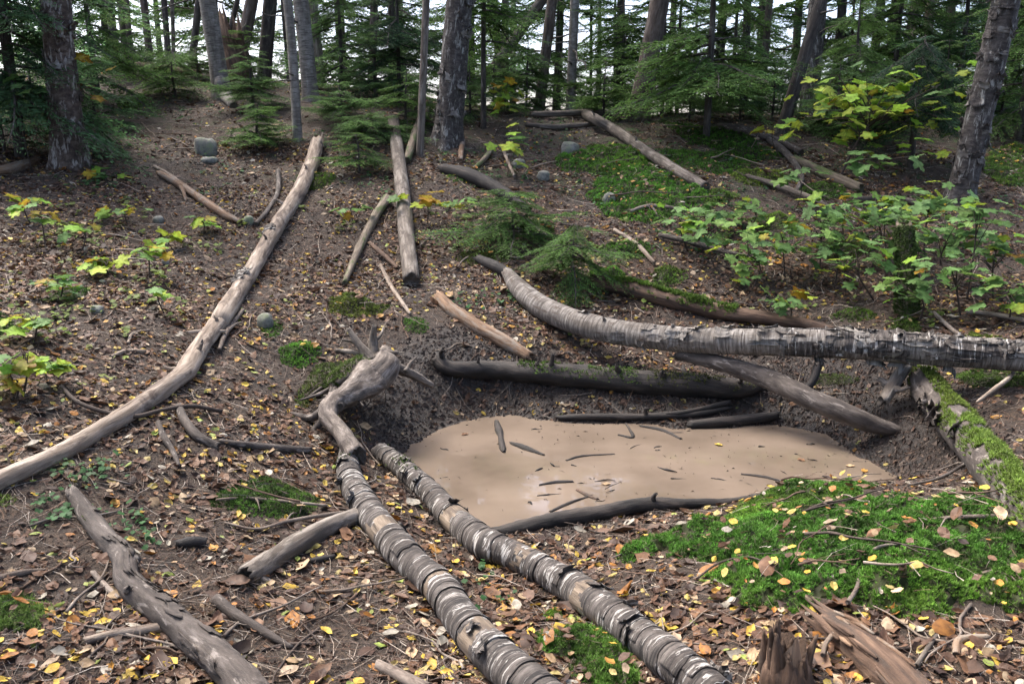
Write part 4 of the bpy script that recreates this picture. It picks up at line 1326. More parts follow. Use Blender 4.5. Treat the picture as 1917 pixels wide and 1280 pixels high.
# the two birch logs in the foreground
def birch_log(label, px, seed, bare):
    r = np.random.default_rng(seed)
    pth, rad = pix_path(px, .72, 0, .74)
    org = pth[3].copy()
    tb = Tube(pth, rad * .93, n=170, m=28, lump=.07, rough=.04, jag=.3, ridge=.05)
    root = thing('birch_log', label, 'log', org, 'foreground birch logs')
    mb = MB()
    mb.tube(tb, loc=org)
    me = mb.mesh('birch_trunk', [M['birch_bark'], M['birch_wood']])
    nq = len(tb.Qd)
    mi = np.ones(len(me.polygons), np.int32)
    fs = tb.S[tb.Qd[:, 0] // 28] / tb.L
    wob = .012 * vnoise(tb.V[tb.Qd[:, 0], 0] * 40, tb.V[tb.Qd[:, 0], 2] * 40, seed)
    isw = np.zeros(nq, bool)
    for a, b in bare:
        isw |= (fs + wob > a) & (fs + wob < b)
    mi[len(me.polygons) - nq:] = isw
    me.polygons.foreach_set('material_index', mi)
    part('trunk', me, root)
    s = .01
    k = 0
    while s < tb.L - .03:
        R = np.interp(s, tb.S, tb.R)
        w = r.uniform(.016, .075)
        isb = any(a < s / tb.L < b for a, b in bare)
        if not isb and r.random() < .5:
            t0 = -r.uniform(.6, 3.1) if r.random() < .45 else -3.1
            t1 = r.uniform(.5, 3.1) if r.random() < .45 else 3.1
            me = patch_mesh('bark_ring', tb, s, min(s + w + r.uniform(-.004, .008), tb.L - .004), t0, t1, M['birch_bark'], org, 6, 30, R * .015 + r.uniform(0, .003), r.uniform(.0005, .004), .16, 1 if r.random() < .75 else -1, seed=seed + k)
            part('bark_ring', me, root)
            k += 1
            if r.random() < .28:      # a torn edge curling up
                a = r.uniform(-1.6, 1.2)
                part('bark_flake', patch_mesh('bark_flake', tb, s + w * .4, min(s + w + .02, tb.L - .004), a, a + r.uniform(.4, 1.0), M['birch_bark'], org, 5, 8, R * .06 + .002, r.uniform(.012, .028), .5, 1, seed=seed + k * 3), root)
        elif isb:
            if r.random() < .35:
                a = r.uniform(-2.4, 1.6)
                part('bark_flake', patch_mesh('bark_flake', tb, s, s + w, a, a + r.uniform(.5, 1.3), M['birch_bark'], org, 5, 8, R * .04, .012, .6, 1, seed=seed + 999 + k), root)
        s += w * r.uniform(.9, 1.25)
    return root, tb


A_, TA = birch_log('left one of the two ringed birch logs running to the bottom edge', [(655, 838, 52), (652, 885, 64), (682, 945, 76), (732, 1010, 84), (768, 1050, 86), (822, 1098, 90), (865, 1160, 100), (920, 1220, 110), (985, 1278, 118), (1050, 1335, 124)], 41,
                   [(.385, .42), (.62, .632), (.79, .83)])
B_, TBB = birch_log('right one of the two ringed birch logs, touching the pond', [(712, 845, 50), (758, 880, 58), (808, 925, 66), (852, 972, 74), (905, 1015, 84), (975, 1045, 80), (1060, 1092, 88), (1125, 1135, 94), (1190, 1185, 100), (1260, 1240, 108), (1345, 1310, 114)], 77,
                    [(.32, .365), (.57, .58), (.72, .745)])
moss_log_bits.append((A_, TA, 0, .28, .3, .011, (.05, .085, .015), .1))
moss_log_bits.append((B_, TBB, 0, .4, .35, .011, (.05, .085, .015), .05))

# uprooted stump
c0 = at_z(692, 690, .42)
US = thing('uprooted_stump', 'gnarled grey uprooted birch stump with forked roots and green moss left of the pond', 'stump', (c0[0], c0[1], H(c0[0], c0[1])))
ul = root_loc(US)


def us_tube(pxz, name, mat='grey_wood', n=26, m=14, **kw):
    pp = [at_z(u, v, z) for u, v, w, z in pxz]
    rr = [.74 * w / 2 * depth(p) / FPX for (u, v, w, z), p in zip(pxz, pp)]
    tb = Tube(pp, rr, n=n, m=m, lump=kw.pop('lump', .16), rough=.14, jag=kw.pop('jag', .6), ridge=.4)
    mb = MB()
    mb.tube(tb, loc=ul)
    part(name, mb.mesh(name, M[mat]), US)
    return tb


tus = us_tube([(722, 660, 34, .48), (722, 688, 66, .45), (700, 710, 82, .40), (662, 732, 62, .37), (628, 752, 48, .34), (614, 776, 44, .31), (634, 804, 42, .27), (668, 850, 44, .21)], 'trunk', mat='burl', n=80, m=26, lump=.3)
for q_ in range(9):
    u_, v_ = 560 + q_ * 14 + RNG.uniform(-10, 10), 690 + RNG.uniform(-15, 90)
    us_tube([(640 + RNG.uniform(-20, 20), 735 + RNG.uniform(-25, 25), 14, .34), ((u_ + 640) / 2, (v_ + 720) / 2 + RNG.uniform(-12, 12), 9, .34), (u_, v_, 4, .33)], 'root', mat='dark_bark', n=14, m=7)
for (a_, b_, c_) in (((676, 650), (660, 640), (640, 636)), ((698, 640), (712, 628), (718, 612)), ((760, 695), (768, 680), (780, 668))):
    us_tube([(*a_, 13, .53), (*b_, 8, .56), (*c_, 4, .58)], 'root', n=14, m=7)
_mb = MB()
for q_ in range(70):
    u_, v_ = RNG.uniform(575, 735), RNG.uniform(665, 775)
    p_ = P(u_, v_, RNG.uniform(.02, .12))
    pp_ = p_ + np.cumsum(RNG.normal(0, .022, (5, 3)), 0) + np.array([0, 0, -.012]) * np.arange(5)[:, None]
    pp_[:, 2] = np.maximum(pp_[:, 2], H(pp_[:, 0], pp_[:, 1]) + .003)
    _mb.tube(Tube(pp_, [.003, .0026, .0022, .0016, .001], n=9, m=4, lump=.1), loc=ul)
o_ = part('fine_roots', _mb.mesh('fine_roots', M['stem']), US)
o_['kind'] = 'stuff'
tk2 = us_tube([(700, 668, 40, .46), (672, 695, 62, .42), (640, 718, 66, .34), (612, 752, 60, .25)], 'root_crown', n=30, m=18, lump=.25)
us_tube([(695, 675, 30, .47), (676, 650, 20, .54), (652, 615, 10, .64)], 'root')
us_tube([(700, 668, 28, .48), (698, 640, 20, .56), (701, 610, 11, .66)], 'root')
us_tube([(700, 672, 24, .47), (722, 664, 20, .50), (742, 660, 12, .50)], 'root')
us_tube([(712, 672, 28, .46), (760, 695, 24, .38), (808, 720, 14, .27)], 'root')
us_tube([(690, 668, 22, .47), (664, 660, 14, .5), (630, 655, 8, .5)], 'root')
us_tube([(606, 768, 22, .3), (580, 782, 18, .26), (548, 775, 10, .27)], 'root', mat='dark_bark')
us_tube([(612, 778, 20, .28), (592, 800, 16, .22), (578, 815, 10, .2)], 'root', mat='dark_bark')
moss_log_bits.append((US, tk2, 0, tk2.L, 1.0, .016, (.075, .115, .025), -.15))

# splintered stump at the bottom right
c0 = P(1468, 1275)
BS = thing('broken_stump', 'dark jagged stump with upright splinters at the bottom edge', 'stump', c0)
bl = root_loc(BS)
_tb = Tube([c0 + (0, 0, -.12), c0 + (0, 0, .02), c0 + (0, .01, .07)], [.072, .066, .05], n=14, m=20, lump=.2, rough=.1, ridge=.35, jag=1)
_mb = MB()
_mb.tube(_tb, loc=bl)
part('trunk', _mb.mesh('stump_trunk', M['brown_wood']), BS)
for i in range(30):
    a = i * 2.4 + RNG.uniform(-.3, .3)
    q = .062 * math.sqrt(RNG.uniform(.12, 1))
    hgt = RNG.uniform(.07, .14) + .06 * (math.cos(a) < -.3) + (.03 if i % 6 == 0 else 0)
    b = c0 + np.array([math.cos(a) * q, math.sin(a) * q, -.02])
    st = Tube([b, b + (math.cos(a) * .004, 0, hgt * .5), b + (math.cos(a) * .012 + RNG.normal(0, .006), RNG.normal(0, .006), hgt)], [.017, .014, .004], n=16, m=8, lump=.2, rough=.12, ridge=.5, jag=1.2)
    _mb = MB()
    _mb.tube(st, loc=bl)
    part('splinter', _mb.mesh('splinter', M['brown_wood']), BS)
R_, T_ = fallen('rotten_log', 'crumbling brown rotten log right of the jagged stump', 'log', [(1545, 1165, 56), (1600, 1205, 76), (1660, 1255, 84), (1730, 1320, 80)], 'brown_wood', n=60, m=30, lump=.16, rough=.16, jag=1.3, ridge=.45, sink=.45, splinters=(9, 0), sp_len=1.6)
for i in range(22):
    s_ = RNG.uniform(.02, .8) * T_.L
    a_ = RNG.uniform(-1.5, 1.3)
    ln = RNG.uniform(.05, .16)
    p0_, n0_, _ = T_.pt(s_, a_, -.004)
    p1_, n1_, _ = T_.pt(min(s_ + ln, T_.L), a_ + RNG.normal(0, .1), RNG.uniform(-.004, .008))
    st = Tube([p0_, (p0_ + p1_) / 2 + n0_ * .003, p1_], [.004, .007, .003], n=9, m=6, lump=.2, ridge=.4)
    _mb = MB()
    _mb.tube(st, loc=R_.location)
    part('splinter', _mb.mesh('splinter', M['orange_wood' if i % 3 == 0 else 'brown_wood']), R_)

# ---------------------------------------------------------------- branches and sticks one can name
def branch(label, px, mat, name='fallen_branch', cat='branch', stubs=(), sink=.9, jag=.7, lump=.12, n=34, m=8, group=None):
    pth, rad = pix_path(px, sink)
    org = pth[len(pth) // 2].copy()
    tb = Tube(pth, rad, n=n, m=m, lump=lump, rough=.05, jag=jag)
    mb = MB()
    mb.tube(tb, loc=org)
    for f, du, dv, w in stubs:
        i = int(f * (n - 1))
        u, v = project(tb.C[i])
        e = P(u + du, v + dv, .02)
        mid = (tb.C[i] + e) / 2 + np.array([0, 0, .015])
        st = Tube([tb.C[i], mid, e], [tb.R[i] * .7, tb.R[i] * .5, tb.R[i] * .25], n=9, m=5, lump=.1)
        mb.tube(st, loc=org)
    o = part(name, mb.mesh(name, M[mat]), None, org)
    return tag(o, label, cat, group)


branch('brown branch slanting on the slope below the mossy stone', [(300, 325, 12), (335, 345, 15), (380, 375, 15), (420, 402, 15), (450, 416, 11)], 'orange_wood', stubs=[(.3, 10, 30, 1)])
branch('pale forked twig beside the brown branch on the left slope', [(290, 312, 6), (320, 330, 8), (350, 352, 7)], 'pale_wood', stubs=[(.6, 25, 5, 1)])
branch('dark curved stick below the long pale log', [(334, 762, 15), (348, 790, 18), (372, 818, 19), (408, 836, 16)], 'dark_bark')
branch('dark bent stick pointing at the uprooted stump', [(412, 826, 11), (450, 832, 15), (510, 838, 16), (580, 842, 12)], 'dark_bark', stubs=[(.4, 10, -12, 1)])
branch('short dark grey stick lying below the dark curved stick', [(296, 792, 11), (308, 820, 13), (322, 842, 12), (335, 872, 8)], 'dark_bark')
branch('thin reddish curved branch crossing over the long pale log', [(115, 722, 6), (145, 752, 8), (200, 772, 9), (255, 779, 9), (300, 768, 8), (360, 760, 9), (415, 770, 8)], 'stem', sink=3.5)
branch('pale bark-wrapped stick beside the crooked dark log', [(158, 1200, 16), (205, 1188, 18), (260, 1180, 20), (312, 1172, 20)], 'pale_wood', jag=1)
branch('dark birch branch with pale bark rags near the bottom', [(405, 1122, 24), (440, 1150, 22), (490, 1180, 18), (545, 1212, 10)], 'dark_bark')
branch('grey stick at the bottom edge left of the left birch log', [(708, 1245, 20), (745, 1262, 24), (800, 1290, 26)], 'twig')
branch('thin reddish stick near the bottom left of centre', [(490, 1216, 7), (540, 1206, 8), (590, 1204, 7)], 'stem')
branch('pale stick lying flat at the bottom left', [(0, 1080, 11), (40, 1071, 12), (85, 1066, 7)], 'pale_wood')
branch('short speckled stick between yellow leaves beside the crooked dark log', [(175, 1072, 10), (195, 1095, 12), (222, 1120, 10)], 'twig')
branch('short black chunk of wood on the litter below the bright moss hummock', [(335, 1018, 18), (358, 1014, 22), (384, 1014, 16)], 'char_wood', m=10)
branch('short dark stick right of the short broken log', [(580, 1050, 10), (602, 1046, 13), (622, 1042, 10)], 'char_wood')
branch('white crooked twig hanging down the bank above the moss cushion', [(712, 496, 6), (732, 535, 8), (752, 565, 8), (768, 588, 6)], 'pale_wood')
branch('brown stick right of the mossy leaning root', [(692, 455, 8), (715, 475, 10), (745, 502, 8)], 'brown_wood')
branch('long thin pale twig lying across the small moss hummock', [(405, 935, 5), (450, 932, 6), (520, 937, 7), (612, 946, 5)], 'pale_wood', stubs=[(.5, 8, 22, 1), (.85, -8, 20, 1)], sink=4)
branch('forked grey twig at the right end of the moss hummock', [(420, 978, 5), (480, 990, 6), (540, 975, 7), (620, 962, 8), (660, 958, 7)], 'twig', stubs=[(.5, 20, -16, 1)], sink=2.5)
branch('bent pale twig standing out on the bright green moss', [(1588, 1126, 9), (1606, 1095, 8), (1614, 1050, 7), (1650, 1022, 6), (1716, 1018, 3)], 'twig', stubs=[(.55, 30, 20, 1)], sink=5)
branch('long reddish-grey branch lying on the moss at the right edge', [(1735, 972, 5), (1790, 968, 8), (1870, 966, 10), (1930, 972, 13)], 'twig', stubs=[(.7, -4, -32, 1), (.3, -20, 20, 1)], sink=5)
branch('forked white twig on the moss at the right edge', [(1822, 1078, 5), (1860, 1068, 6), (1890, 1080, 7), (1940, 1088, 7)], 'pale_wood', stubs=[(.5, 40, 30, 1), (.6, 6, 40, 1)], sink=4)
branch('curved grey stick at the left end of the bright moss', [(1386, 988, 11), (1415, 976, 12), (1460, 970, 7)], 'twig', sink=3)
branch('thin dark arching twig over the left of the bright moss', [(1305, 1082, 4), (1345, 1054, 4), (1400, 1042, 4), (1445, 1058, 3)], 'stem', sink=8)
branch('long dark twig reaching from the mud bank to the mossy log', [(1700, 908, 4), (1760, 894, 6), (1800, 872, 6), (1840, 850, 5)], 'dark_bark', sink=6)
branch('grey forked branch poking up right of the mossy log', [(1830, 752, 6), (1862, 728, 9), (1890, 706, 8), (1900, 690, 4)], 'pale_wood', sink=9, stubs=[(.3, -12, 14, 1)])
branch('pale branch standing out of the litter beside the rotten log', [(1540, 1225, 9), (1548, 1200, 9), (1575, 1170, 9), (1580, 1168, 8)], 'pale_wood', sink=5)
branch('grey stick leaning on the rotten log at the bottom right', [(1716, 1245, 10), (1735, 1215, 10), (1752, 1190, 8)], 'grey_wood', sink=2)
branch('bent reddish stick at the lower right', [(1790, 1225, 15), (1796, 1198, 16), (1845, 1192, 13)], 'orange_wood')
branch('short dark stick propped over the pale log', [(352, 622, 7), (380, 620, 8), (420, 620, 6)], 'pale_wood', sink=6)
branch('grey forked stick right of the pale log', [(410, 655, 8), (425, 620, 10), (455, 580, 7)], 'twig', stubs=[(.5, 30, -18, 1)], sink=1.5)
branch('white stick lying left of the pale log', [(208, 668, 7), (235, 658, 9), (272, 658, 9)], 'pale_wood')
branch('curled pale twig left of the pale log', [(240, 642, 6), (248, 625, 6), (278, 618, 6)], 'pale_wood')
branch('thin dark crooked root coming down beside the low bushy fir', [(521, 320, 10), (520, 360, 9), (500, 395, 8), (478, 420, 9)], 'dark_bark')
branch('white bare twig standing on the slope right of the big middle trunk', [(940, 275, 6), (950, 300, 7), (963, 330, 6)], 'pale_wood', stubs=[(.8, 14, 10, 1)], sink=3)
branch('mossy stick right of the big middle trunk', [(885, 318, 8), (905, 300, 10), (920, 280, 9)], 'moss_wood', sink=1.5)
branch('reddish peeled root at the foot of the big middle trunk', [(862, 300, 9), (864, 280, 11), (866, 262, 10)], 'orange_wood', sink=1.2)
branch('white dead branch sticking in from the right edge beside the leaning birch', [(1868, 146, 9, 2.55), (1900, 152, 10, 2.5), (1940, 160, 12, 2.45)], 'pale_wood')
branch('grey dead log propped behind the leaning birch at the right edge', [(1866, 188, 18, 2.27), (1900, 184, 20, 2.3), (1950, 182, 22, 2.33)], 'birch_tree')
branch('long grey stick running into the right edge behind the birch log', [(1810, 583, 8), (1860, 588, 9), (1930, 602, 10)], 'twig', sink=2)
branch('crooked grey stick behind the birch log near the right', [(1748, 585, 7), (1775, 610, 8), (1800, 630, 7)], 'twig', sink=2)
branch('reddish log end at the far left edge below the flaky trunk', [(-20, 322, 20), (20, 316, 20), (70, 300, 14)], 'orange_wood', m=12)
branch('dead branch lying under the maple thicket at its left end', [(1235, 440, 9), (1290, 452, 12), (1350, 470, 10), (1400, 480, 7)], 'dark_bark', stubs=[(.5, 20, -25, 1)], sink=2)
branch('grey dead branch on the right slope above the maple thicket', [(1400, 330, 8), (1450, 345, 11), (1520, 372, 11), (1560, 392, 8)], 'grey_wood', stubs=[(.4, 25, 20, 1), (.7, -15, 25, 1)], sink=2)
branch('thin bare branch on the moss of the back slope', [(1180, 395, 6), (1220, 385, 7), (1280, 392, 6)], 'twig', stubs=[(.5, 15, 25, 1)], sink=4)
branch('dark root crossing the right ridge below the dark leaning trunk', [(1440, 262, 12), (1475, 290, 13), (1500, 330, 11), (1490, 360, 8)], 'dark_bark', sink=1.2)
branch('grey fallen branch behind the maple thicket near the leaning birch', [(1600, 372, 9), (1680, 372, 11), (1750, 392, 10)], 'grey_wood', stubs=[(.5, 20, 25, 1)], sink=2)
branch('pale stick on the slope right of the fir seedlings', [(1150, 430, 7), (1190, 455, 9), (1225, 492, 7)], 'pale_wood', sink=2)
# floating wood
for lab, px, mt in [('brown lump of bark floating near the far left of the pond', [(930, 790, 10), (934, 806, 15), (938, 820, 10), (941, 838, 14), (943, 846, 6)], 'wet_wood'),
                    ('dark sliver of bark floating right of the brown floating lump', [(958, 830, 8), (985, 840, 14), (1018, 852, 5)], 'wet_wood'),
                    ('thin dark twig floating near the right of the pond', [(1390, 888, 5), (1430, 893, 8), (1478, 905, 4)], 'wet_wood'),
                    ('dark stick floating near the middle of the near water edge', [(1030, 958, 6), (1065, 942, 8), (1100, 930, 5)], 'wet_wood'),
                    ('short brown stick floating above the near-edge log', [(1082, 918, 7), (1100, 928, 8), (1118, 935, 6)], 'brown_wood'),
                    ('black bark scraps floating in the middle left of the pond', [(1010, 908, 5), (1040, 903, 9), (1072, 902, 7)], 'char_wood'),
                    ('thin dark twig floating in the upper middle of the pond', [(1060, 862, 4), (1090, 854, 6), (1150, 850, 3)], 'wet_wood'),
                    ('dark twig in the water under the far wet branch', [(1200, 798, 6), (1240, 806, 9), (1275, 822, 5)], 'wet_wood'),
                    ('forked black twig in the water below the far wet branch', [(1160, 815, 5), (1185, 818, 7), (1170, 790, 3)], 'wet_wood')]:
    q = [at_z(u, v, .0) for u, v, w in px]
    rr = [w / 2 * depth(p) / FPX for (u, v, w), p in zip(px, q)]
    tb_ = Tube(q, rr, n=24, m=8, lump=.25, rough=.12, jag=.8)
    mb_ = MB()
    mb_.tube(tb_, loc=q[1])
    tag(part('floating_stick', mb_.mesh('floating_stick', M[mt]), None, q[1]), lab, 'stick', 'wood floating in the pond')


_rf = np.random.default_rng(5)
_k = 0
while _k < 26:
    u_, v_ = _rf.uniform(780, 1660), _rf.uniform(790, 975)
    q0 = at_z(u_, v_, .0)
    if poly_sd(q0[0:1], q0[1:2], POND)[0] > -.05:
        continue
    _k += 1
    L_, a_ = _rf.uniform(.03, .13), _rf.uniform(-.7, .9)
    q = q0 + np.array([math.cos(a_), math.sin(a_), 0]) * np.linspace(-.5, .5, 4)[:, None] * L_ + _rf.normal(0, .006, (4, 3)) * (1, 1, .5)
    tb_ = Tube(q, np.array([.5, 1, .8, .3]) * _rf.uniform(.002, .007), n=14, m=6, lump=.3, rough=.2, jag=.8)
    mb_ = MB()
    mb_.tube(tb_, loc=q0)
    near_ = min([(800, 860, 'near the left bank'), (900, 900, 'close to the right ringed log'), (960, 960, 'by the left end of the near-edge log'), (1000, 820, 'right of the floating bark lump'), (1150, 890, 'in the middle of the pond'), (1170, 830, 'below the far wet branch'), (1300, 880, 'right of the pond middle'), (1350, 830, 'below the short black log'), (1480, 840, 'in the upper right of the pond'), (1500, 900, 'off the big moss bank'), (1620, 880, 'at the right tip of the pond'), (1250, 930, 'above the near-edge log')], key=lambda m: (m[0] - u_) ** 2 + 3 * (m[1] - v_) ** 2)[2]
    tag(part('floating_stick', mb_.mesh('floating_stick', M['wet_wood']), None, q0), f'{"tiny" if L_ < .07 else "short"} dark scrap of wood floating {near_}', 'stick', 'wood floating in the pond')


# ---------------------------------------------------------------- ROCKS
def rock(label, u, v, w, h, seed):
    r = np.random.default_rng(seed)
    p = P(u, v + h * .3)
    k = depth(p) / FPX
    n, m = 12, 18
    th, ph = np.meshgrid(np.linspace(0, 2 * np.pi, m, endpoint=False), np.linspace(.02, np.pi - .02, n))
    d = np.stack([np.sin(ph) * np.cos(th), np.sin(ph) * np.sin(th), np.cos(ph)], -1)
    q = 1 + .28 * fbm(d[..., 0] * 1.6 + seed, d[..., 1] * 1.6, d[..., 2] * 1.6, 3)
    d = np.sign(d) * np.abs(d) ** .8
    V = (d * q[..., None]) * np.array([w / 2 * k, w / 2 * k * .8, h * .62 * k])
    idx = np.arange(n * m).reshape(n, m)
    Q = np.stack([idx[:-1], idx[1:], np.roll(idx[1:], -1, 1), np.roll(idx[:-1], -1, 1)], -1).reshape(-1, 4)
    o = part('stone', mesh_np('stone', V.reshape(-1, 3), [Q], M['rock']), None, p + (0, 0, h * .22 * k))
    return tag(o, label, 'stone')


rock('pale green mossy stone beside the trail on the upper left slope', 386, 278, 40, 38, 1)
rock('small grey stone by the lower end of the brown branch', 466, 413, 20, 18, 2)
rock('small pale grey stone on the left slope below the brown branch', 297, 411, 20, 13, 3)
rock('flat grey stone on the slope left of the pale log', 182, 580, 24, 16, 4)
rock('grey mossy stone just right of the long pale log', 497, 602, 30, 28, 5)
rock('brownish stone on the slope at the left end of the back moss', 1068, 280, 36, 26, 6)
rock('grey angular stone at the left edge of the back moss', 1018, 330, 24, 20, 7)
rock('small grey stone low on the mossy back slope', 1140, 372, 24, 20, 8)
rock('small bluish stone on the left slope near the maple seedling', 310, 492, 14, 14, 9)
rock('pale stone half buried at the foot of the mossy stone', 392, 300, 30, 12, 10)
rock('grey stone in the moss right of the big middle trunk', 970, 308, 26, 18, 11)
# ---------------------------------------------------------------- MOSS
bright, deep, olive = (.075, .18, .022), (.045, .115, .014), (.085, .125, .022)
moss_patch('big bright green moss bank at the near right edge of the pond', [(1180, 1020), (1290, 985), (1390, 955), (1440, 925), (1520, 912), (1620, 915), (1700, 935), (1800, 925), (1930, 900), (1960, 1100), (1930, 1160), (1830, 1150), (1700, 1150), (1560, 1130), (1480, 1145), (1360, 1120), (1330, 1060), (1250, 1035), (1150, 1035)],
           .065, .95, .019, (.066, .165, .022), gap=.3, seed=11)
moss_patch('feathery green moss between the two ringed birch logs at the bottom', [(1000, 1190), (1060, 1175), (1130, 1185), (1180, 1230), (1210, 1290), (1100, 1300), (1070, 1240), (1010, 1225)], .03, .9, .019, (.075, .16, .022), gap=.15, seed=12)
moss_patch('small green moss hummock with pale twigs left of the birch logs', [(400, 925), (450, 905), (500, 893), (540, 905), (600, 935), (585, 965), (520, 975), (450, 965), (390, 950)], .055, .8, .016, (.06, .13, .018), gap=.15, seed=13)
moss_patch('moss clump at the left edge beside the crooked dark log', [(-40, 1130), (30, 1110), (85, 1140), (80, 1170), (30, 1185), (-40, 1180)], .04, .9, .02, (.075, .135, .03), gap=.15, seed=14)
moss_patch('domed olive-green moss cushion on the bank above the uprooted stump', [(615, 560), (650, 550), (690, 562), (738, 575), (725, 592), (670, 596), (625, 588)], .07, .8, .017, (.085, .125, .022), gap=.1, seed=15)
moss_patch('bright green moss tuft left of the uprooted stump', [(522, 655), (560, 640), (600, 650), (595, 678), (555, 690), (525, 680)], .06, .8, .017, bright, gap=.12, seed=16)
moss_patch('dark green moss tuft on the bank above the stubby dark log', [(755, 600), (785, 596), (805, 608), (790, 622), (760, 622)], .04, .7, .016, deep, gap=.15, seed=17)
moss_patch('bright moss sheet on the back slope under the slanting grey log', [(1040, 300), (1100, 270), (1170, 275), (1230, 310), (1290, 345), (1330, 370), (1270, 400), (1215, 425), (1150, 410), (1100, 370), (1120, 330), (1060, 320)], .07, .32, .026, (.07, .18, .022), gap=.32, seed=18, nb=8)
moss_patch('moss carpet on the back slope right of the slanting grey log', [(1225, 280), (1300, 285), (1390, 290), (1420, 310), (1340, 330), (1280, 315)], .04, .25, .026, (.05, .13, .014), gap=.3, seed=19, nb=8)
moss_patch('bright moss knob under the lower fir seedling', [(1100, 510), (1150, 502), (1172, 518), (1160, 535), (1115, 532)], .09, .7, .018, (.075, .19, .02), gap=.05, seed=20)
moss_patch('round moss knob behind the birch log above the mossy log', [(1672, 602), (1700, 592), (1720, 606), (1716, 630), (1680, 632)], .10, .7, .016, (.08, .145, .02), gap=.05, seed=21)
moss_patch('low moss right of the mossy log top', [(1790, 700), (1850, 690), (1930, 700), (1930, 725), (1850, 730), (1800, 722)], .04, .7, .017, (.07, .14, .02), gap=.2, seed=22)
moss_patch('dull moss strip on the mud bank below the birch log', [(1520, 705), (1570, 700), (1610, 712), (1570, 725), (1520, 722)], .03, .7, .014, (.06, .09, .02), gap=.25, seed=23)
moss_patch('green moss on the slope at the right edge behind the leaning birch', [(1850, 290), (1900, 270), (1950, 290), (1950, 345), (1880, 350), (1845, 330)], .05, .25, .026, (.065, .135, .02), gap=.3, seed=24, nb=8)
moss_patch('green moss under the fir seedling left of the bent birch log', [(850, 480), (900, 468), (960, 470), (985, 485), (930, 490), (880, 500)], .05, .5, .018, (.07, .12, .02), gap=.2, seed=25)
moss_patch('small dark moss tuft between the long pale log and the uprooted stump', [(488, 606), (520, 600), (532, 618), (505, 635)], .04, .7, .016, (.05, .11, .016), gap=.15, seed=26)
moss_patch('moss clump at the left edge above the maple seedlings', [(-30, 590), (5, 588), (18, 610), (5, 630), (-30, 635)], .07, .7, .018, (.045, .12, .014), gap=.1, seed=27)
moss_patch('pale moss fleck at the left edge below the long pale log', [(-20, 930), (15, 928), (30, 940), (5, 946), (-20, 945)], .02, .8, .014, (.1, .16, .03), gap=.2, seed=28)
moss_patch('small green moss tuft below the right ringed birch log', [(1015, 1148), (1045, 1140), (1062, 1155), (1030, 1165)], .02, .8, .015, bright, gap=.2, seed=29)
moss_patch('dark moss tufts on the left slope above the white stick', [(100, 545), (150, 535), (170, 548), (140, 566), (100, 562)], .03, .6, .015, deep, gap=.3, seed=30)
moss_patch('moss patch at the far end of the trail left of the pale birch', [(215, 190), (265, 180), (275, 195), (240, 210)], .05, .25, .026, (.05, .10, .014), gap=.3, seed=31, nb=8)
moss_patch('moss patch on the right ridge under the bushy young hemlock', [(1240, 232), (1330, 240), (1440, 275), (1480, 300), (1400, 300), (1290, 268)], .05, .22, .028, (.05, .125, .014), gap=.35, seed=32, nb=8)

moss_patch('pale green moss on the earth mound left of the uprooted stump', [(590, 690), (635, 678), (672, 690), (665, 712), (625, 722), (590, 745), (560, 765), (556, 738)], .05, .8, .016, (.085, .13, .03), gap=.15, seed=34)
for i_, (u_, v_, a_, b_, lb_) in enumerate([(1180, 470, 60, 22, 'moss hummock on the slope right of the fir seedlings'), (1330, 370, 50, 16, 'moss hummock below the foot of the slanting grey log'), (1420, 335, 60, 16, 'moss hummock on the right ridge above the grey dead branch'),
        (1540, 360, 50, 18, 'moss hummock in the hollow under the yellow-green maple'), (1250, 520, 44, 16, 'moss hummock above the rotten reddish log'), (1450, 420, 50, 18, 'moss hummock in the upper left of the maple thicket'), (1000, 430, 44, 14, 'moss hummock behind the fir seedlings'),
        (1600, 590, 44, 14, 'moss hummock behind the middle of the birch log'), (1830, 640, 50, 14, 'moss hummock behind the right end of the birch log'), (870, 330, 40, 14, 'moss patch around the black rotten log'), (590, 340, 40, 16, 'moss patch under the firs by the splintered log'),
        (1580, 470, 60, 20, 'moss hummock in the middle of the maple thicket')]):
    t_ = np.linspace(0, 6.28, 10)[:-1]
    moss_patch(lb_, [(u_ + a_ * math.cos(x) * RNG.uniform(.7, 1.2), v_ + b_ * math.sin(x) * RNG.uniform(.7, 1.2)) for x in t_], .07, .36, .022, (.065 + .012 * (i_ % 3), .15, .02), gap=.25, seed=60 + i_, nb=8)
for R_, T_, s0, s1, dens, size, colr, cov in moss_log_bits:
    if T_ is not None:
        moss_on(T_, R_, s0, s1, dens, size, colr, cover=cov, seed=s1)


def raise_at(x, y):
    """height added by the moss under a leaf or twig"""
    h = np.zeros(np.shape(x))
    for poly, t in MOSS_RAISE:
        lo, hi = poly.min(0), poly.max(0)
        k = (x > lo[0]) & (x < hi[0]) & (y > lo[1]) & (y < hi[1])
        if k.any():
            s = -poly_sd(x[k], y[k], poly)
            h[k] = np.maximum(h[k], np.where(s > .01, (t + .012) * np.clip(s / (t * 1.6), 0, 1) ** .6, 0))
    return h


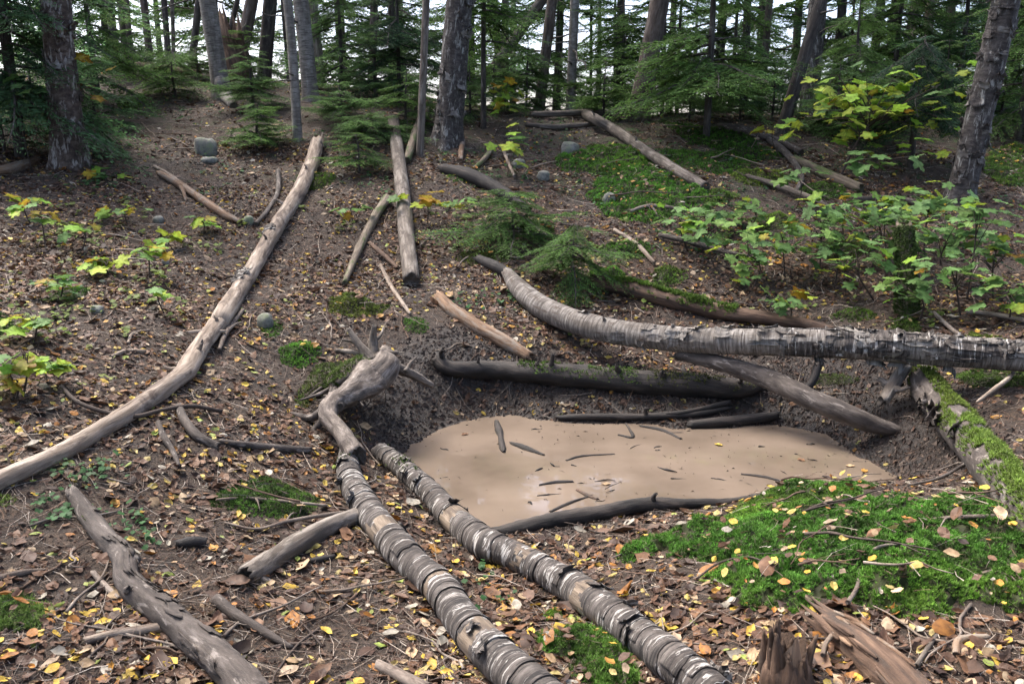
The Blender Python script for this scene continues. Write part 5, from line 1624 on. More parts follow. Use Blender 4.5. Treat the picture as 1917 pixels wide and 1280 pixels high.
# ---------------------------------------------------------------- MAPLES
def maple_leaf_mesh(name, seed, colr, edge=None):
    r = np.random.default_rng(seed)
    half = [(-.02, .0), (-.10, .14), (-.06, .30), (-.13, .40), (.03, .47), (.13, .44), (.22, .36), (.34, .44), (.40, .58), (.52, .60), (.62, .66), (.64, .52), (.60, .36), (.66, .26), (.78, .28), (.86, .16), (1.0, 0)]
    half = np.array(half)
    half[1:-1] += r.normal(0, .016, (len(half) - 2, 2))
    up, dn = half, half[1:-1][::-1] * np.array([1, -1]) + r.normal(0, .012, (len(half) - 2, 2))
    out = np.vstack([up, dn])
    mid = np.array([[.12, 0], [.36, 0], [.62, 0]])
    V2 = np.vstack([out, mid])
    n = len(out)
    z = -.16 * np.abs(V2[:, 1]) ** 1.5 * r.uniform(.3, 1.6) - .22 * np.clip(V2[:, 0] - .35, 0, 1) ** 2 * r.uniform(.4, 1.5) + .03 * np.sin(V2[:, 1] * 14 + seed) + .02 * r.normal(size=len(V2))
    z[n:] -= .035
    V = np.c_[V2, z]
    T = []
    for i in range(n):
        j = (i + 1) % n
        mx = (out[i, 0] + out[j, 0]) / 2
        k = n + int(np.argmin(np.abs(mid[:, 0] - mx * .85)))
        T.append((i, j, k))
    # close the gaps between the three midrib fans
    for s in (1, -1):
        for a in (0, 1):
            seq = list(range(n))
            for i in seq:
                j = (i + 1) % n
                ka, kb = T[i][2], T[j][2]
                if {ka, kb} == {n + a, n + a + 1} and out[j, 1] * s > 0:
                    T.append((j, kb, ka))
    T = np.array(T)
    A = V[T]
    fl = np.cross(A[:, 1] - A[:, 0], A[:, 2] - A[:, 0])[:, 2] < 0
    T[fl] = T[fl][:, ::-1]
    c = np.repeat(np.array(colr)[None], len(V), 0)
    if edge is not None:
        k = r.uniform(0, 1, n) < .55
        c[:n][k] = edge
    c[n:] *= 1.15
    return mesh_np(name, V, [T], M['maple'], None, c, None, True)


LEAFSET = {
    'cool': [maple_leaf_mesh('maple_leaf', 1 + i, [(.125, .235, .075), (.15, .27, .09), (.10, .20, .055), (.18, .30, .08)][i % 4]) for i in range(6)],
    'warm': [maple_leaf_mesh('maple_leaf', 21 + i, [(.24, .40, .05), (.29, .42, .055), (.19, .36, .05), (.33, .42, .055)][i % 4], [None, (.34, .34, .04), None, None][i % 4]) for i in range(8)],
    'yellow': [maple_leaf_mesh('maple_leaf', 41 + i, [(.42, .33, .035), (.38, .24, .03), (.30, .30, .04)][i % 3], (.25, .12, .03)) for i in range(4)],
    'brown': [maple_leaf_mesh('maple_leaf', 61 + i, [(.20, .09, .03), (.26, .15, .07)][i % 2]) for i in range(3)],
}


def maple(label, base, cen, spread, n, size, mix, seed, dY=.0, name='maple_sapling', cat='maple sapling', group=None, depth_sp=1.0):
    """a young maple: dark stem from base pixel, leaves around pixel cen"""
    r = np.random.default_rng(seed * 3 + 2)
    b = P(*base)
    c = at(cen[0], cen[1], b[1] + dY)
    k = depth(c) / FPX
    root = thing(name, label, cat, b, group)
    ext = np.array([spread[0] * k, spread[0] * k * .7 * depth_sp, spread[1] * k])
    mb = MB()
    mid = (b + c) / 2 + np.array([r.normal(0, .05), r.normal(0, .05), .03])
    r0 = .0025 + .0018 * math.sqrt(n / 10)
    tb = Tube([b - (0, 0, .03), mid, c], [r0 * 1.3, r0, r0 * .6], n=14, m=6, lump=.1)
    mb.tube(tb, loc=b)
    tips = [c]
    nb = max(2, n // 5)
    for i in range(nb):
        s = tb.L * r.uniform(.55, .95)
        p0, _, _ = tb.pt(s, 0.0, -r0)
        e = c + ext * r.uniform(-.8, .8, 3) * np.array([1, 1, .8])
        t2 = Tube([p0, (p0 + e) / 2 + (0, 0, .02), e], [r0 * .7, r0 * .5, r0 * .3], n=9, m=5, lump=.1)
        mb.tube(t2, loc=b)
        tips += [t2.C[5], e, e]
    leaves = []
    for i in range(n):
        q = r.normal(0, .45, 3)
        q = np.clip(q, -1, 1)
        p = c + ext * q
        if p[2] < H(p[0], p[1]) + .04:
            p[2] = H(p[0], p[1]) + r.uniform(.04, .12)
        tp = min(tips, key=lambda t: np.linalg.norm(t - p) + r.uniform(0, .05))
        t3 = Tube([tp, (tp + p) / 2 + (0, 0, .01), p], [.0016, .0014, .0012], n=4, m=3, lump=0, rough=0, close=False)
        mb.tube(t3, loc=b)
        dirv = p - tp
        az = math.atan2(dirv[1], dirv[0]) + r.normal(0, .7)
        leaves.append((p, az))
    part('stem', mb.mesh('stem', M['stem']), root)
    kinds, pr = list(mix), np.array(list(mix.values()), float)
    pr /= pr.sum()
    for p, az in leaves:
        kd = kinds[int(r.choice(len(kinds), p=pr))]
        me = LEAFSET[kd][int(r.integers(len(LEAFSET[kd])))]
        part('leaf', me, root, p - b, (r.normal(0, .28), r.normal(.25, .28), az), size * r.uniform(.65, 1.2))
    return root


C_, W_, Y_ = {'cool': 9, 'warm': 1.2, 'yellow': .15}, {'warm': 9, 'cool': 1.6, 'yellow': .9}, {'yellow': 4, 'warm': 3, 'brown': 2}
maple('large yellow-green maple with a forked stem in front of the dark hemlock', (1570, 332), (1650, 200), (160, 80), 190, .135, {'warm': 12, 'cool': 2, 'yellow': .4}, 1, name='maple_shrub', cat='maple')
maple('yellow-green maple sprig beneath the dark leaning trunk', (1465, 300), (1450, 238), (50, 30), 8, .13, {'warm': 4, 'cool': 3, 'yellow': 2}, 2)
maple('cool green maple sprig with big leaves in front of the dark hemlock foot', (1640, 390), (1660, 300), (70, 22), 9, .17, C_, 3)
maple('maple sapling left of the dark hemlock with leaves at mid slope', (1490, 390), (1490, 325), (40, 30), 7, .13, C_, 4)
mp = [(1290, 470, 1275, 405, 32, 24, 9), (1340, 500, 1335, 430, 38, 30, 11), (1405, 545, 1400, 475, 42, 40, 13), (1470, 520, 1465, 440, 46, 34, 14), (1535, 500, 1535, 408, 44, 30, 13),
      (1560, 540, 1560, 460, 40, 30, 12), (1630, 500, 1640, 405, 50, 34, 16), (1640, 560, 1610, 490, 46, 36, 12), (1700, 520, 1700, 430, 54, 38, 18), (1730, 480, 1745, 372, 52, 26, 14),
      (1780, 540, 1790, 435, 52, 36, 17), (1800, 590, 1780, 500, 54, 34, 13), (1860, 560, 1865, 470, 46, 34, 14), (1890, 600, 1880, 545, 44, 26, 9), (1480, 610, 1470, 558, 32, 16, 6), (1720, 600, 1700, 540, 40, 20, 6),
      (1810, 560, 1830, 400, 40, 26, 9), (1400, 430, 1400, 390, 40, 22, 8), (1580, 450, 1590, 385, 46, 24, 10), (1660, 470, 1690, 385, 50, 26, 11), (1320, 440, 1330, 400, 40, 18, 7)]
ml = ['leftmost sapling of the green maple thicket behind the birch log', 'second maple sapling from the left in the green thicket, low on the slope', 'drooping low maple sapling at the lower left of the green thicket',
      'broad maple sapling in the left half of the green thicket', 'maple sapling high in the thicket, below the yellow-green maple stem', 'low maple sapling in the thicket left of its middle',
      'dense maple sapling at the top middle of the green thicket', 'low maple sapling in front of the mossy stem in the thicket', 'broadest maple sapling in the middle of the green thicket',
      'highest maple sapling of the thicket, beside the foot of the leaning birch', 'wide maple sapling below the leaning birch', 'low maple sapling in front of the wide one below the leaning birch',
      'maple sapling of the thicket next to the right edge', 'lowest maple sapling at the right edge of the thicket', 'lone low maple seedling just behind the birch log', 'low maple seedling right of the mossy stem behind the birch log',
      'maple sapling right in front of the leaning birch foot', 'small maple at the top left of the thicket, above the broad one', 'small maple at the top of the thicket below the dark hollow', 'maple hiding the top of the mossy snag', 'small maple sprig at the upper left end of the thicket']
for i, (q, lb) in enumerate(zip(mp, ml)):
    maple(lb, q[:2], q[2:4], (q[4] * 1.5, q[5] * 1.25), int(q[6] * 2.5), .098, C_ if i % 3 else {'cool': 6, 'warm': 3, 'yellow': .6}, 20 + i, group='maple saplings in the thicket behind the birch log')
maple('yellow maple sapling among the branches right of the big middle trunk', (925, 255), (945, 170), (42, 40), 22, .12, {'warm': 6, 'yellow': 3}, 5)
maple('bright maple seedling with round leaves right of the big middle trunk', (950, 330), (960, 268), (36, 34), 9, .15, {'warm': 6, 'cool': 3}, 6)
maple('maple seedling beside the straight grey log on the slope', (800, 420), (790, 362), (60, 24), 10, .12, {'cool': 4, 'warm': 3, 'yellow': 3}, 7)
maple('yellowing maple leaves hanging in front of the flaky trunk', (150, 300), (165, 145), (50, 45), 12, .13, Y_ | {'cool': 2, 'warm': 4}, 8)
maple('green maple sprig under the hemlock at the left edge', (60, 320), (30, 165), (45, 30), 9, .14, C_, 9)
lp = [(85, 460, 75, 395, 48, 22, 9), (150, 470, 130, 420, 40, 18, 8), (60, 640, 60, 600, 44, 20, 9), (40, 740, 45, 660, 42, 26, 7), (90, 720, 95, 680, 26, 10, 5), (30, 745, 15, 712, 30, 16, 4),
      (280, 520, 275, 462, 46, 22, 9), (312, 590, 300, 540, 18, 8, 3), (220, 340, 200, 330, 40, 10, 7), (60, 420, 40, 372, 40, 14, 7), (330, 470, 320, 440, 24, 10, 5), (200, 520, 195, 490, 40, 12, 7), (110, 560, 105, 525, 36, 14, 7), (380, 440, 370, 410, 34, 12, 6), (240, 420, 235, 392, 40, 14, 7), (870, 430, 865, 378, 40, 14, 7), (660, 420, 655, 390, 26, 10, 5)]
ll = ['yellow-tinged maple seedling below the flaky trunk on the left slope', 'maple seedling right of the yellow-tinged one on the left slope', 'green maple seedling near the left edge above the pale log',
      'maple seedling with big leaves at the left edge', 'small maple seedling right of the big-leaved one at the left edge', 'lowest maple seedling at the left edge, turning yellow', 'maple seedling in the middle of the left slope left of the pale log',
      'single big pale green maple leaf seedling left of the pale log', 'low green seedling at the right foot of the flaky trunk', 'yellowing maple seedling at the left edge below the hemlock', 'little maple seedling just left of the pale log', 'low maple seedling halfway between the left edge and the pale log', 'maple seedling by the flat grey stone on the left slope', 'tiny maple seedling between the brown branch and the pale log', 'maple seedling below the brown branch on the left slope', 'maple seedling between the straight grey log and the fir seedlings', 'tiny maple seedling right of the pale log near the mossy root']
for i, (q, lb) in enumerate(zip(lp, ll)):
    maple(lb, q[:2], q[2:4], q[4:6], int(q[6] * 1.3), .10, [{'cool': 4, 'warm': 4, 'yellow': 1}, Y_ | {'cool': 3}][i in (0, 5, 9)], 60 + i, group='maple seedlings on the left slope')
# mossy upright stem in the thicket
_b = P(1700, 585)
_c = at(1692, 425, _b[1] + .2)
_t = Tube([_b - (0, 0, .05), (_b + _c) / 2, _c], [.075, .06, .055], n=30, m=14, lump=.12, jag=.6)
MS = thing('mossy_snag', 'green mossy dead snag standing in the maple thicket', 'snag', _b)
_mb = MB()
_mb.tube(_t, loc=_b)
part('trunk', _mb.mesh('trunk', M['moss_wood']), MS)
_n = 3600
_s, _th = RNG.uniform(0, _t.L, _n), RNG.uniform(0, 6.28, _n)
_p, _nr, _ = _t.pt(_s, _th)
_V, _T2, _c2 = tufts(_p - _b, _nr, .015 * RNG.uniform(.6, 1.3, _n), (.045, .075, .016))
o = part('moss', mesh_np('moss', _V, [_T2], M['moss'], None, _c2, None, False), MS)
o['kind'] = 'stuff'

# ---------------------------------------------------------------- LITTER
def leaf_template(k, seed):
    r = np.random.default_rng(seed)
    if k == 'fine':
        half = np.array([(0, 0), (.10, .20), (.30, .36), (.55, .34), (.80, .19), (1.0, 0)])
        half[1:-1] += r.normal(0, .025, (4, 2))
        out = np.vstack([half, half[1:-1][::-1] * (1, -1)])
        V = np.vstack([out, [(.3, 0), (.65, 0)]])
        n = 10
        T = [(0, 10, 1), (1, 10, 2), (2, 10, 11), (2, 11, 3), (3, 11, 4), (4, 11, 5), (5, 11, 6), (6, 11, 7), (7, 11, 8), (11, 10, 8), (8, 10, 9), (9, 10, 0)]
        T = [(a, c, b) for a, b, c in T]
    else:
        V = np.array([(0, 0), (.4, .36), (1, 0), (.4, -.36), (.5, 0)])
        T = [(0, 4, 1), (1, 4, 2), (2, 4, 3), (3, 4, 0)]
        T = [(a, c, b) for a, b, c in T]
    return V - np.array([.5, 0]), np.array(T)


PAL = {'brown': [(.125, .066, .036), (.17, .092, .05), (.10, .055, .034), (.15, .085, .055)], 'dark': [(.06, .033, .022), (.085, .047, .03), (.045, .027, .02)],
       'tan': [(.34, .24, .14), (.40, .30, .19), (.29, .22, .15), (.36, .33, .27)], 'yellow': [(.50, .34, .05), (.47, .37, .10), (.52, .38, .06), (.42, .34, .13)],
       'orange': [(.38, .17, .035), (.42, .22, .045), (.30, .13, .03)], 'green': [(.22, .28, .06), (.30, .34, .10)]}
PK = list(PAL)


def scatter_pos(n, y0, y1, pw=1.0):
    y = y0 + (y1 - y0) * RNG.uniform(0, 1, n) ** pw
    x = RNG.uniform(-1, 1, n) * (.66 * y + .35)
    return x, y


def ground_normal(x, y):
    e = .05
    nx = -(H(x + e, y) - H(x - e, y)) / (2 * e)
    ny = -(H(x, y + e) - H(x, y - e)) / (2 * e)
    n = np.c_[nx, ny, np.ones(len(x))]
    return n / np.linalg.norm(n, axis=1)[:, None]


def frames(nr, az):
    t = np.c_[np.cos(az), np.sin(az), np.zeros(len(az))]
    t = t - nr * (t * nr).sum(1)[:, None]
    t /= np.linalg.norm(t, axis=1)[:, None]
    b = np.cross(nr, t)
    return t, b


_lx, _ly = [], []
for n_, a, b_, pw in ((30000, 1.75, 5.2, 1.15), (64000, 5.0, 9.5, 1.0), (24000, 9.0, 14.5, 1.0)):
    x, y = scatter_pos(n_, a, b_, pw)
    _lx.append(x)
    _ly.append(y)
lx, ly = np.concatenate(_lx), np.concatenate(_ly)
pd, wt, mh = pond_d(lx, ly), wet_at(lx, ly), raise_at(lx, ly)
clump = fbm(lx * 1.7, ly * 1.7, 5, 3)
pr = (.78 + 1.4 * clump) * np.where(wt > .4, .16, 1.0) * np.where(mh > .004, .13, 1.0)
# the trail is swept almost bare
px_, py_ = project(np.c_[lx, ly, H(lx, ly)])
trail = np.exp(-((px_ - 290 - (py_ - 230) * .35) / 75) ** 2) * (py_ < 420) * (py_ > 120)
pr = pr * (1 - .6 * trail)
keep = (RNG.uniform(0, 1, len(lx)) < pr) & (pd > .015)
lx, ly, mh, wt = lx[keep], ly[keep], mh[keep], wt[keep]
lz = H(lx, ly) + mh + RNG.uniform(.001, .012, len(lx))
N_ = len(lx)
dist = np.hypot(lx, ly)
farm = np.clip((dist - 4) / 4, 0, 1)
kind = RNG.choice(6, N_, p=[.42, .31, .12, .09, .045, .015])
kind = np.where(np.isin(kind, [3, 4]) & (RNG.uniform(0, 1, N_) < .5 * farm), RNG.choice([0, 1], N_), kind)
kind = np.where((mh > .004) & (RNG.uniform(0, 1, N_) < .6), RNG.choice([0, 2, 3, 4], N_), kind)
size = np.where(np.isin(kind, [3, 5]), RNG.uniform(.022, .05, N_), np.clip(np.exp(RNG.normal(-3.5, .42, N_)), .012, .085)) * np.where(dist > 8.5, 1.15, 1)
big = RNG.uniform(0, 1, N_) < .03
size = np.where(big, size * 1.5, size)
nr = ground_normal(lx, ly) + RNG.normal(0, .33, (N_, 3)) * np.array([1, 1, .2])
nr /= np.linalg.norm(nr, axis=1)[:, None]
az = RNG.uniform(0, 6.28, N_)
curl = RNG.uniform(-1.2, 2.1, N_) * np.where(dist > 6, 1.3, 1)
shp = RNG.integers(0, 4, N_)
app = size / np.maximum(dist, .5) * np.where(np.isin(kind, [3, 4, 2, 5]), 1.25, .85)
infr = (np.abs(px_[keep] - CU) < 940) & (py_[keep] < 1270) & (py_[keep] > 100)
order = np.argsort(-app * infr)
top = order[:290]
is_top = np.zeros(N_, bool)
is_top[top] = True
TPL = [leaf_template('fine', s) for s in range(4)]
TPC = leaf_template('coarse', 1)


def leaf_verts(V2, cu, sz, r=None):
    """curl a flat template (k,2) for leaves with curl cu (n,) and size sz"""
    x, y = V2[:, 0][None], V2[:, 1][None]
    z = cu[:, None] * (np.abs(y) ** 1.4 * .55 + (x ** 2) * .5 - .06) + .05 * np.sin(x * 9 + cu[:, None] * 30) * np.abs(y) * 3
    q = np.stack([np.broadcast_to(x, z.shape), np.broadcast_to(y, z.shape) * (1 - .18 * np.abs(cu[:, None])), z], -1)
    return q * sz[:, None, None]


mb = MB()
for near_ in (0, 1):
    for s in range(4 if near_ else 1):
        m_ = (~is_top) & ((dist < 7.5) == bool(near_)) & ((shp == s) if near_ else True)
        V2, T = TPL[s] if near_ else TPC
        q = leaf_verts(V2, curl[m_], size[m_])
        t, b = frames(nr[m_], az[m_])
        W = (q[..., 0:1] * t[:, None] + q[..., 1:2] * b[:, None] + q[..., 2:3] * nr[m_][:, None]) + np.c_[lx, ly, lz][m_][:, None]
        k = len(V2)
        F = (np.arange(m_.sum())[:, None, None] * k + T[None]).reshape(-1, 3)
        cc = np.zeros((m_.sum(), 3))
        kk = kind[m_]
        for j, nm in enumerate(PK):
            w_ = kk == j
            if w_.any():
                cc[w_] = np.array(PAL[nm])[RNG.integers(0, len(PAL[nm]), w_.sum())]
        cc *= RNG.uniform(.7, 1.2, (len(cc), 1)) * np.where(wt[m_] > .4, .6, 1)[:, None]
        mb.add(W.reshape(-1, 3), T=F, col=np.repeat(cc, k, 0))
o = part('leaf_litter', mb.mesh('leaf_litter', M['litter'], False))
o['kind'] = 'stuff'
o['label'] = 'countless small fallen leaves strewn over the whole forest floor'

# the leaves one can pick out, each a thing
LM = {}
ADJ2 = {'brown': 'brown', 'dark': 'dark brown', 'tan': 'pale tan', 'yellow': 'yellow', 'orange': 'orange-brown', 'green': 'yellowish green'}
ADJ = {'brown': 'brown curled', 'dark': 'dark brown withered', 'tan': 'pale tan dry', 'yellow': 'yellow birch', 'orange': 'orange-brown', 'green': 'yellowish green'}


MARKS = [(600, 1010, 'below the short broken log'), (440, 1080, 'at the ragged end of the short broken log'), (480, 930, 'beside the small moss hummock'), (250, 1040, 'right of the bend in the crooked dark log'),
         (130, 1010, 'left of the crooked dark log'), (150, 930, 'at the upper end of the crooked dark log'), (420, 1180, 'by the bark-ragged dark branch'),
         (230, 1190, 'beside the pale bark-wrapped stick'), (60, 1160, 'by the moss clump at the left edge'), (120, 1260, 'in the bottom left corner'), (560, 1180, 'between the crooked log and the left ringed log'),
         (680, 1130, 'just left of the left ringed log'), (640, 1260, 'at the bottom edge left of ringed logs'), (780, 1200, 'close to the lower left ringed log'), (780, 960, 'between the ringed logs near the stump'),
         (950, 1130, 'between the two ringed logs halfway down'), (1060, 1220, 'between the ringed logs near the bottom'), (1080, 1020, 'below the near-edge log of the pond'), (1220, 1080, 'between the right ringed log and big moss'),
         (1330, 1170, 'in front of the big moss bank'), (1400, 1240, 'left of the jagged stump'), (1580, 1160, 'above the rotten log'), (1700, 1180, 'right of the rotten log under the moss'),
         (1860, 1240, 'in the bottom right corner'), (1800, 1170, 'below the big moss at the right edge'), (350, 850, 'by the dark curved sticks below the pale log'), (100, 960, 'below the low end of the long pale log'),
         (520, 760, 'left of the uprooted stump'), (300, 920, 'on the litter under the long pale log'), (1880, 800, 'right of the mossy log'), (1100, 730, 'on the far mud bank'), (820, 650, 'between the uprooted stump and the orange-brown log')]
MOSSM = [(1300, 1000, 'on the left tip of the big moss bank'), (1480, 940, 'on the big moss bank near the water'), (1500, 1080, 'on the front of the big moss bank'), (1700, 960, 'on the big moss bank near the mossy log'),
         (1680, 1090, 'on the front right of the big moss bank'), (1860, 1000, 'on the big moss bank at the right edge'), (500, 930, 'on the small moss hummock'), (30, 1150, 'on the left edge moss clump'), (1100, 1230, 'on the moss between the ringed logs'),
         (1680, 1030, 'in the middle of the big moss bank'), (1380, 1070, 'on the lower left of the big moss bank'), (1850, 1100, 'on the big moss bank under the forked white twig')]


def where_is(u, v, moss):
    return min(MOSSM if moss else MARKS, key=lambda m: (m[0] - u) ** 2 + (1.6 * (m[1] - v)) ** 2)[2]


for i in top:
    nm = PK[kind[i]]
    key = (nm, int(shp[i]), int(RNG.integers(0, 3)))
    if key not in LM:
        V2, T = TPL[key[1]]
        rr = np.random.default_rng(hash(key[1:]) % 1000 + len(LM))
        q = leaf_verts(V2, np.array([[-.5, .45, 1.1][key[2]]]), np.ones(1))[0]
        c = np.array(PAL[nm][int(rr.integers(len(PAL[nm])))]) * rr.uniform(.85, 1.15)
        cv = np.repeat(c[None], len(q), 0)
        cv[rr.uniform(0, 1, len(q)) < .25] *= .6
        # petiole
        st = np.array([(-.5, .012, .0), (-.5, -.012, .0), (-.82, rr.normal(0, .05), .06)])
        q2 = np.vstack([q, st])
        LM[key] = mesh_np('fallen_leaf', q2, [np.vstack([T, [[len(q), len(q) + 1, len(q) + 2]]])], M['litter'], None, np.vstack([cv, np.repeat(c[None] * .7, 3, 0)]), None, True)
    t, b = frames(nr[i:i + 1], az[i:i + 1])
    R3 = Matrix((t[0], b[0], nr[i])).transposed()
    o = part('fallen_leaf', LM[key], None, (lx[i], ly[i], lz[i] + .004), R3.to_euler(), size[i] * 1.05)
    u, v = project(np.array([lx[i], ly[i], lz[i]]))
    sz_ = 'large' if size[i] > .062 else ('small' if size[i] < .036 else 'middling')
    cu_ = ['flat', 'cupped', 'curled'][key[2]] if nm != 'brown' else ['flat', 'cupped', 'rolled'][key[2]]
    tag(o, f'{sz_} {cu_} {ADJ2[nm]} leaf {where_is(u, v, mh[i] > .004)}', 'leaf', f'{nm} fallen leaves')

# twigs and needles ------------------------------------------------------------
def sliver_mesh(n, y0, y1, l0, l1, r0, r1, cols, pw=1.0, tilt=.18, bend=.12, segs=3, lift=.006, pond_ok=False, clumpy=0):
    x, y = scatter_pos(n, y0, y1, pw)
    if clumpy:
        k = RNG.uniform(0, 1, n) < .6 + clumpy * fbm(x * 2.5, y * 2.5, 9, 2)
        x, y = x[k], y[k]
    k = (pond_d(x, y) > .03)
    k &= (raise_at(x, y) < .004) | (RNG.uniform(0, 1, len(x)) < .12)
    x, y = x[k], y[k]
    n = len(x)
    L = l0 + (l1 - l0) * RNG.uniform(0, 1, n) ** 2
    az_ = RNG.uniform(0, 6.28, n)
    d = np.c_[np.cos(az_), np.sin(az_)]
    sd_ = np.c_[-d[:, 1], d[:, 0]]
    t = np.linspace(-.5, .5, segs)
    bd = RNG.normal(0, bend, (n, 1))
    kink = RNG.normal(0, bend * .5, (n, segs))
    cx = x[:, None] + d[:, 0:1] * t * L[:, None] + sd_[:, 0:1] * (bd * (t ** 2) * 2 + kink) * L[:, None]
    cy = y[:, None] + d[:, 1:2] * t * L[:, None] + sd_[:, 1:2] * (bd * (t ** 2) * 2 + kink) * L[:, None]
    gz0 = np.stack([H(cx[:, j], cy[:, j]) for j in range(segs)], 1)
    lin = gz0[:, :1] * (.5 - t) + gz0[:, -1:] * (.5 + t)
    cz_ = np.maximum(gz0, lin * .6 + gz0 * .4) + raise_at(x, y)[:, None] + RNG.uniform(.3, 1, (n, 1)) * lift + np.abs(RNG.normal(0, tilt, (n, 1))) * (t + .5) * L[:, None] * .5
    C = np.stack([cx, cy, cz_], -1)
    R = (r0 + (r1 - r0) * RNG.uniform(0, 1, (n, 1)) ** 2) * np.linspace(1, .45, segs)
    a3 = np.array([0, 2.094, 4.189])
    off = np.stack([np.cos(a3)[None] * sd_[:, 0:1], np.cos(a3)[None] * sd_[:, 1:2], np.broadcast_to(np.sin(a3)[None], (n, 3))], -1)
    V = C[:, :, None] + off[:, None] * R[:, :, None, None]
    b = np.arange(n)[:, None, None, None] * segs * 3
    j = np.arange(segs - 1)[None, :, None, None] * 3
    m = np.arange(3)[None, None, :, None]
    q = np.concatenate([b + j + m, b + j + (m + 1) % 3, b + j + 3 + (m + 1) % 3, b + j + 3 + m], -1).reshape(-1, 4)
    cc = np.array(cols)[RNG.integers(0, len(cols), n)] * RNG.uniform(.7, 1.25, (n, 1)) * np.where(wet_at(x, y) > .4, .4, 1)[:, None]
    return V.reshape(-1, 3), q, np.repeat(cc, segs * 3, 0)


GREY = [(.2, .165, .135), (.26, .22, .18), (.14, .105, .085), (.09, .06, .045), (.32, .28, .24), (.12, .075, .05)]
NEED = [(.10, .055, .035), (.14, .085, .055), (.07, .04, .03), (.17, .12, .085)]
mb = MB()
for a in ((19000, 1.75, 5.0, .03, .20, .0006, .0021, GREY, 1.15), (17000, 5.0, 10.0, .05, .28, .001, .003, GREY, 1.0), (3500, 9.5, 14.0, .1, .4, .002, .005, GREY, 1.0)):
    V, q, c = sliver_mesh(*a, clumpy=.6)
    mb.add(V, Q=q, col=c)
V, q, c = sliver_mesh(26000, 1.75, 5.5, .012, .05, .0005, .0011, NEED, 1.2, segs=2, bend=.02)
mb.add(V, Q=q, col=c)
V, q, c = sliver_mesh(9000, 5.0, 10.5, .02, .08, .0008, .0018, NEED, 1.0, segs=2, bend=.02)
mb.add(V, Q=q, col=c)
# crumbs of bark, wood and soil
n = 26000
x, y = scatter_pos(n, 1.75, 9.5, 1.3)
k = (pond_d(x, y) > .0) & ((raise_at(x, y) < .004))
x, y = x[k], y[k]
n = len(x)
s = RNG.uniform(.003, .012, n) * np.where(wet_at(x, y) > .3, 1.9, 1.0) * RNG.uniform(.6, 1.3, n)
base = np.array([(1, 0, -.3), (-.5, .8, -.3), (-.5, -.8, -.3), (.1, .05, .6)])
V = base[None] * s[:, None, None] * RNG.uniform(.5, 1.5, (n, 4, 3)) + np.c_[x, y, H(x, y) + .002][:, None]
T = (np.arange(n)[:, None, None] * 4 + np.array([(0, 1, 3), (1, 2, 3), (2, 0, 3)])[None]).reshape(-1, 3)
cc = np.array([(.05, .03, .022), (.09, .055, .04), (.03, .02, .016), (.16, .115, .085)])[RNG.integers(0, 4, n)] * np.where(wet_at(x, y) > .4, .4, 1)[:, None]
mb.add(V.reshape(-1, 3), T=T, col=np.repeat(cc, 4, 0))
# clods and root bits in the mud
n = 60000
x, y = RNG.uniform(-1.6, 3.2, n), RNG.uniform(2.6, 6.2, n)
k = (wet_at(x, y) > .25) & (pond_d(x, y) > -.01) & (raise_at(x, y) < .004)
x, y = x[k][:11000], y[k][:11000]
n = len(x)
s = np.clip(np.exp(RNG.normal(-4.7, .5, n)), .004, .028)
V = base[None] * s[:, None, None] * RNG.uniform(.4, 1.4, (n, 4, 3)) + np.c_[x, y, H(x, y) + .002][:, None]
T = (np.arange(n)[:, None, None] * 4 + np.array([(0, 1, 3), (1, 2, 3), (2, 0, 3)])[None]).reshape(-1, 3)
cc = np.array([(.022, .015, .012), (.012, .009, .007), (.04, .029, .023), (.07, .053, .042)])[RNG.integers(0, 4, n)]
mb.add(V.reshape(-1, 3), T=T, col=np.repeat(cc, 4, 0))
o = part('twig_litter', mb.mesh('twig_litter', M['debris'], False))
o['kind'] = 'stuff'
o['label'] = 'fine dead twigs, needles and bark crumbs covering the ground'

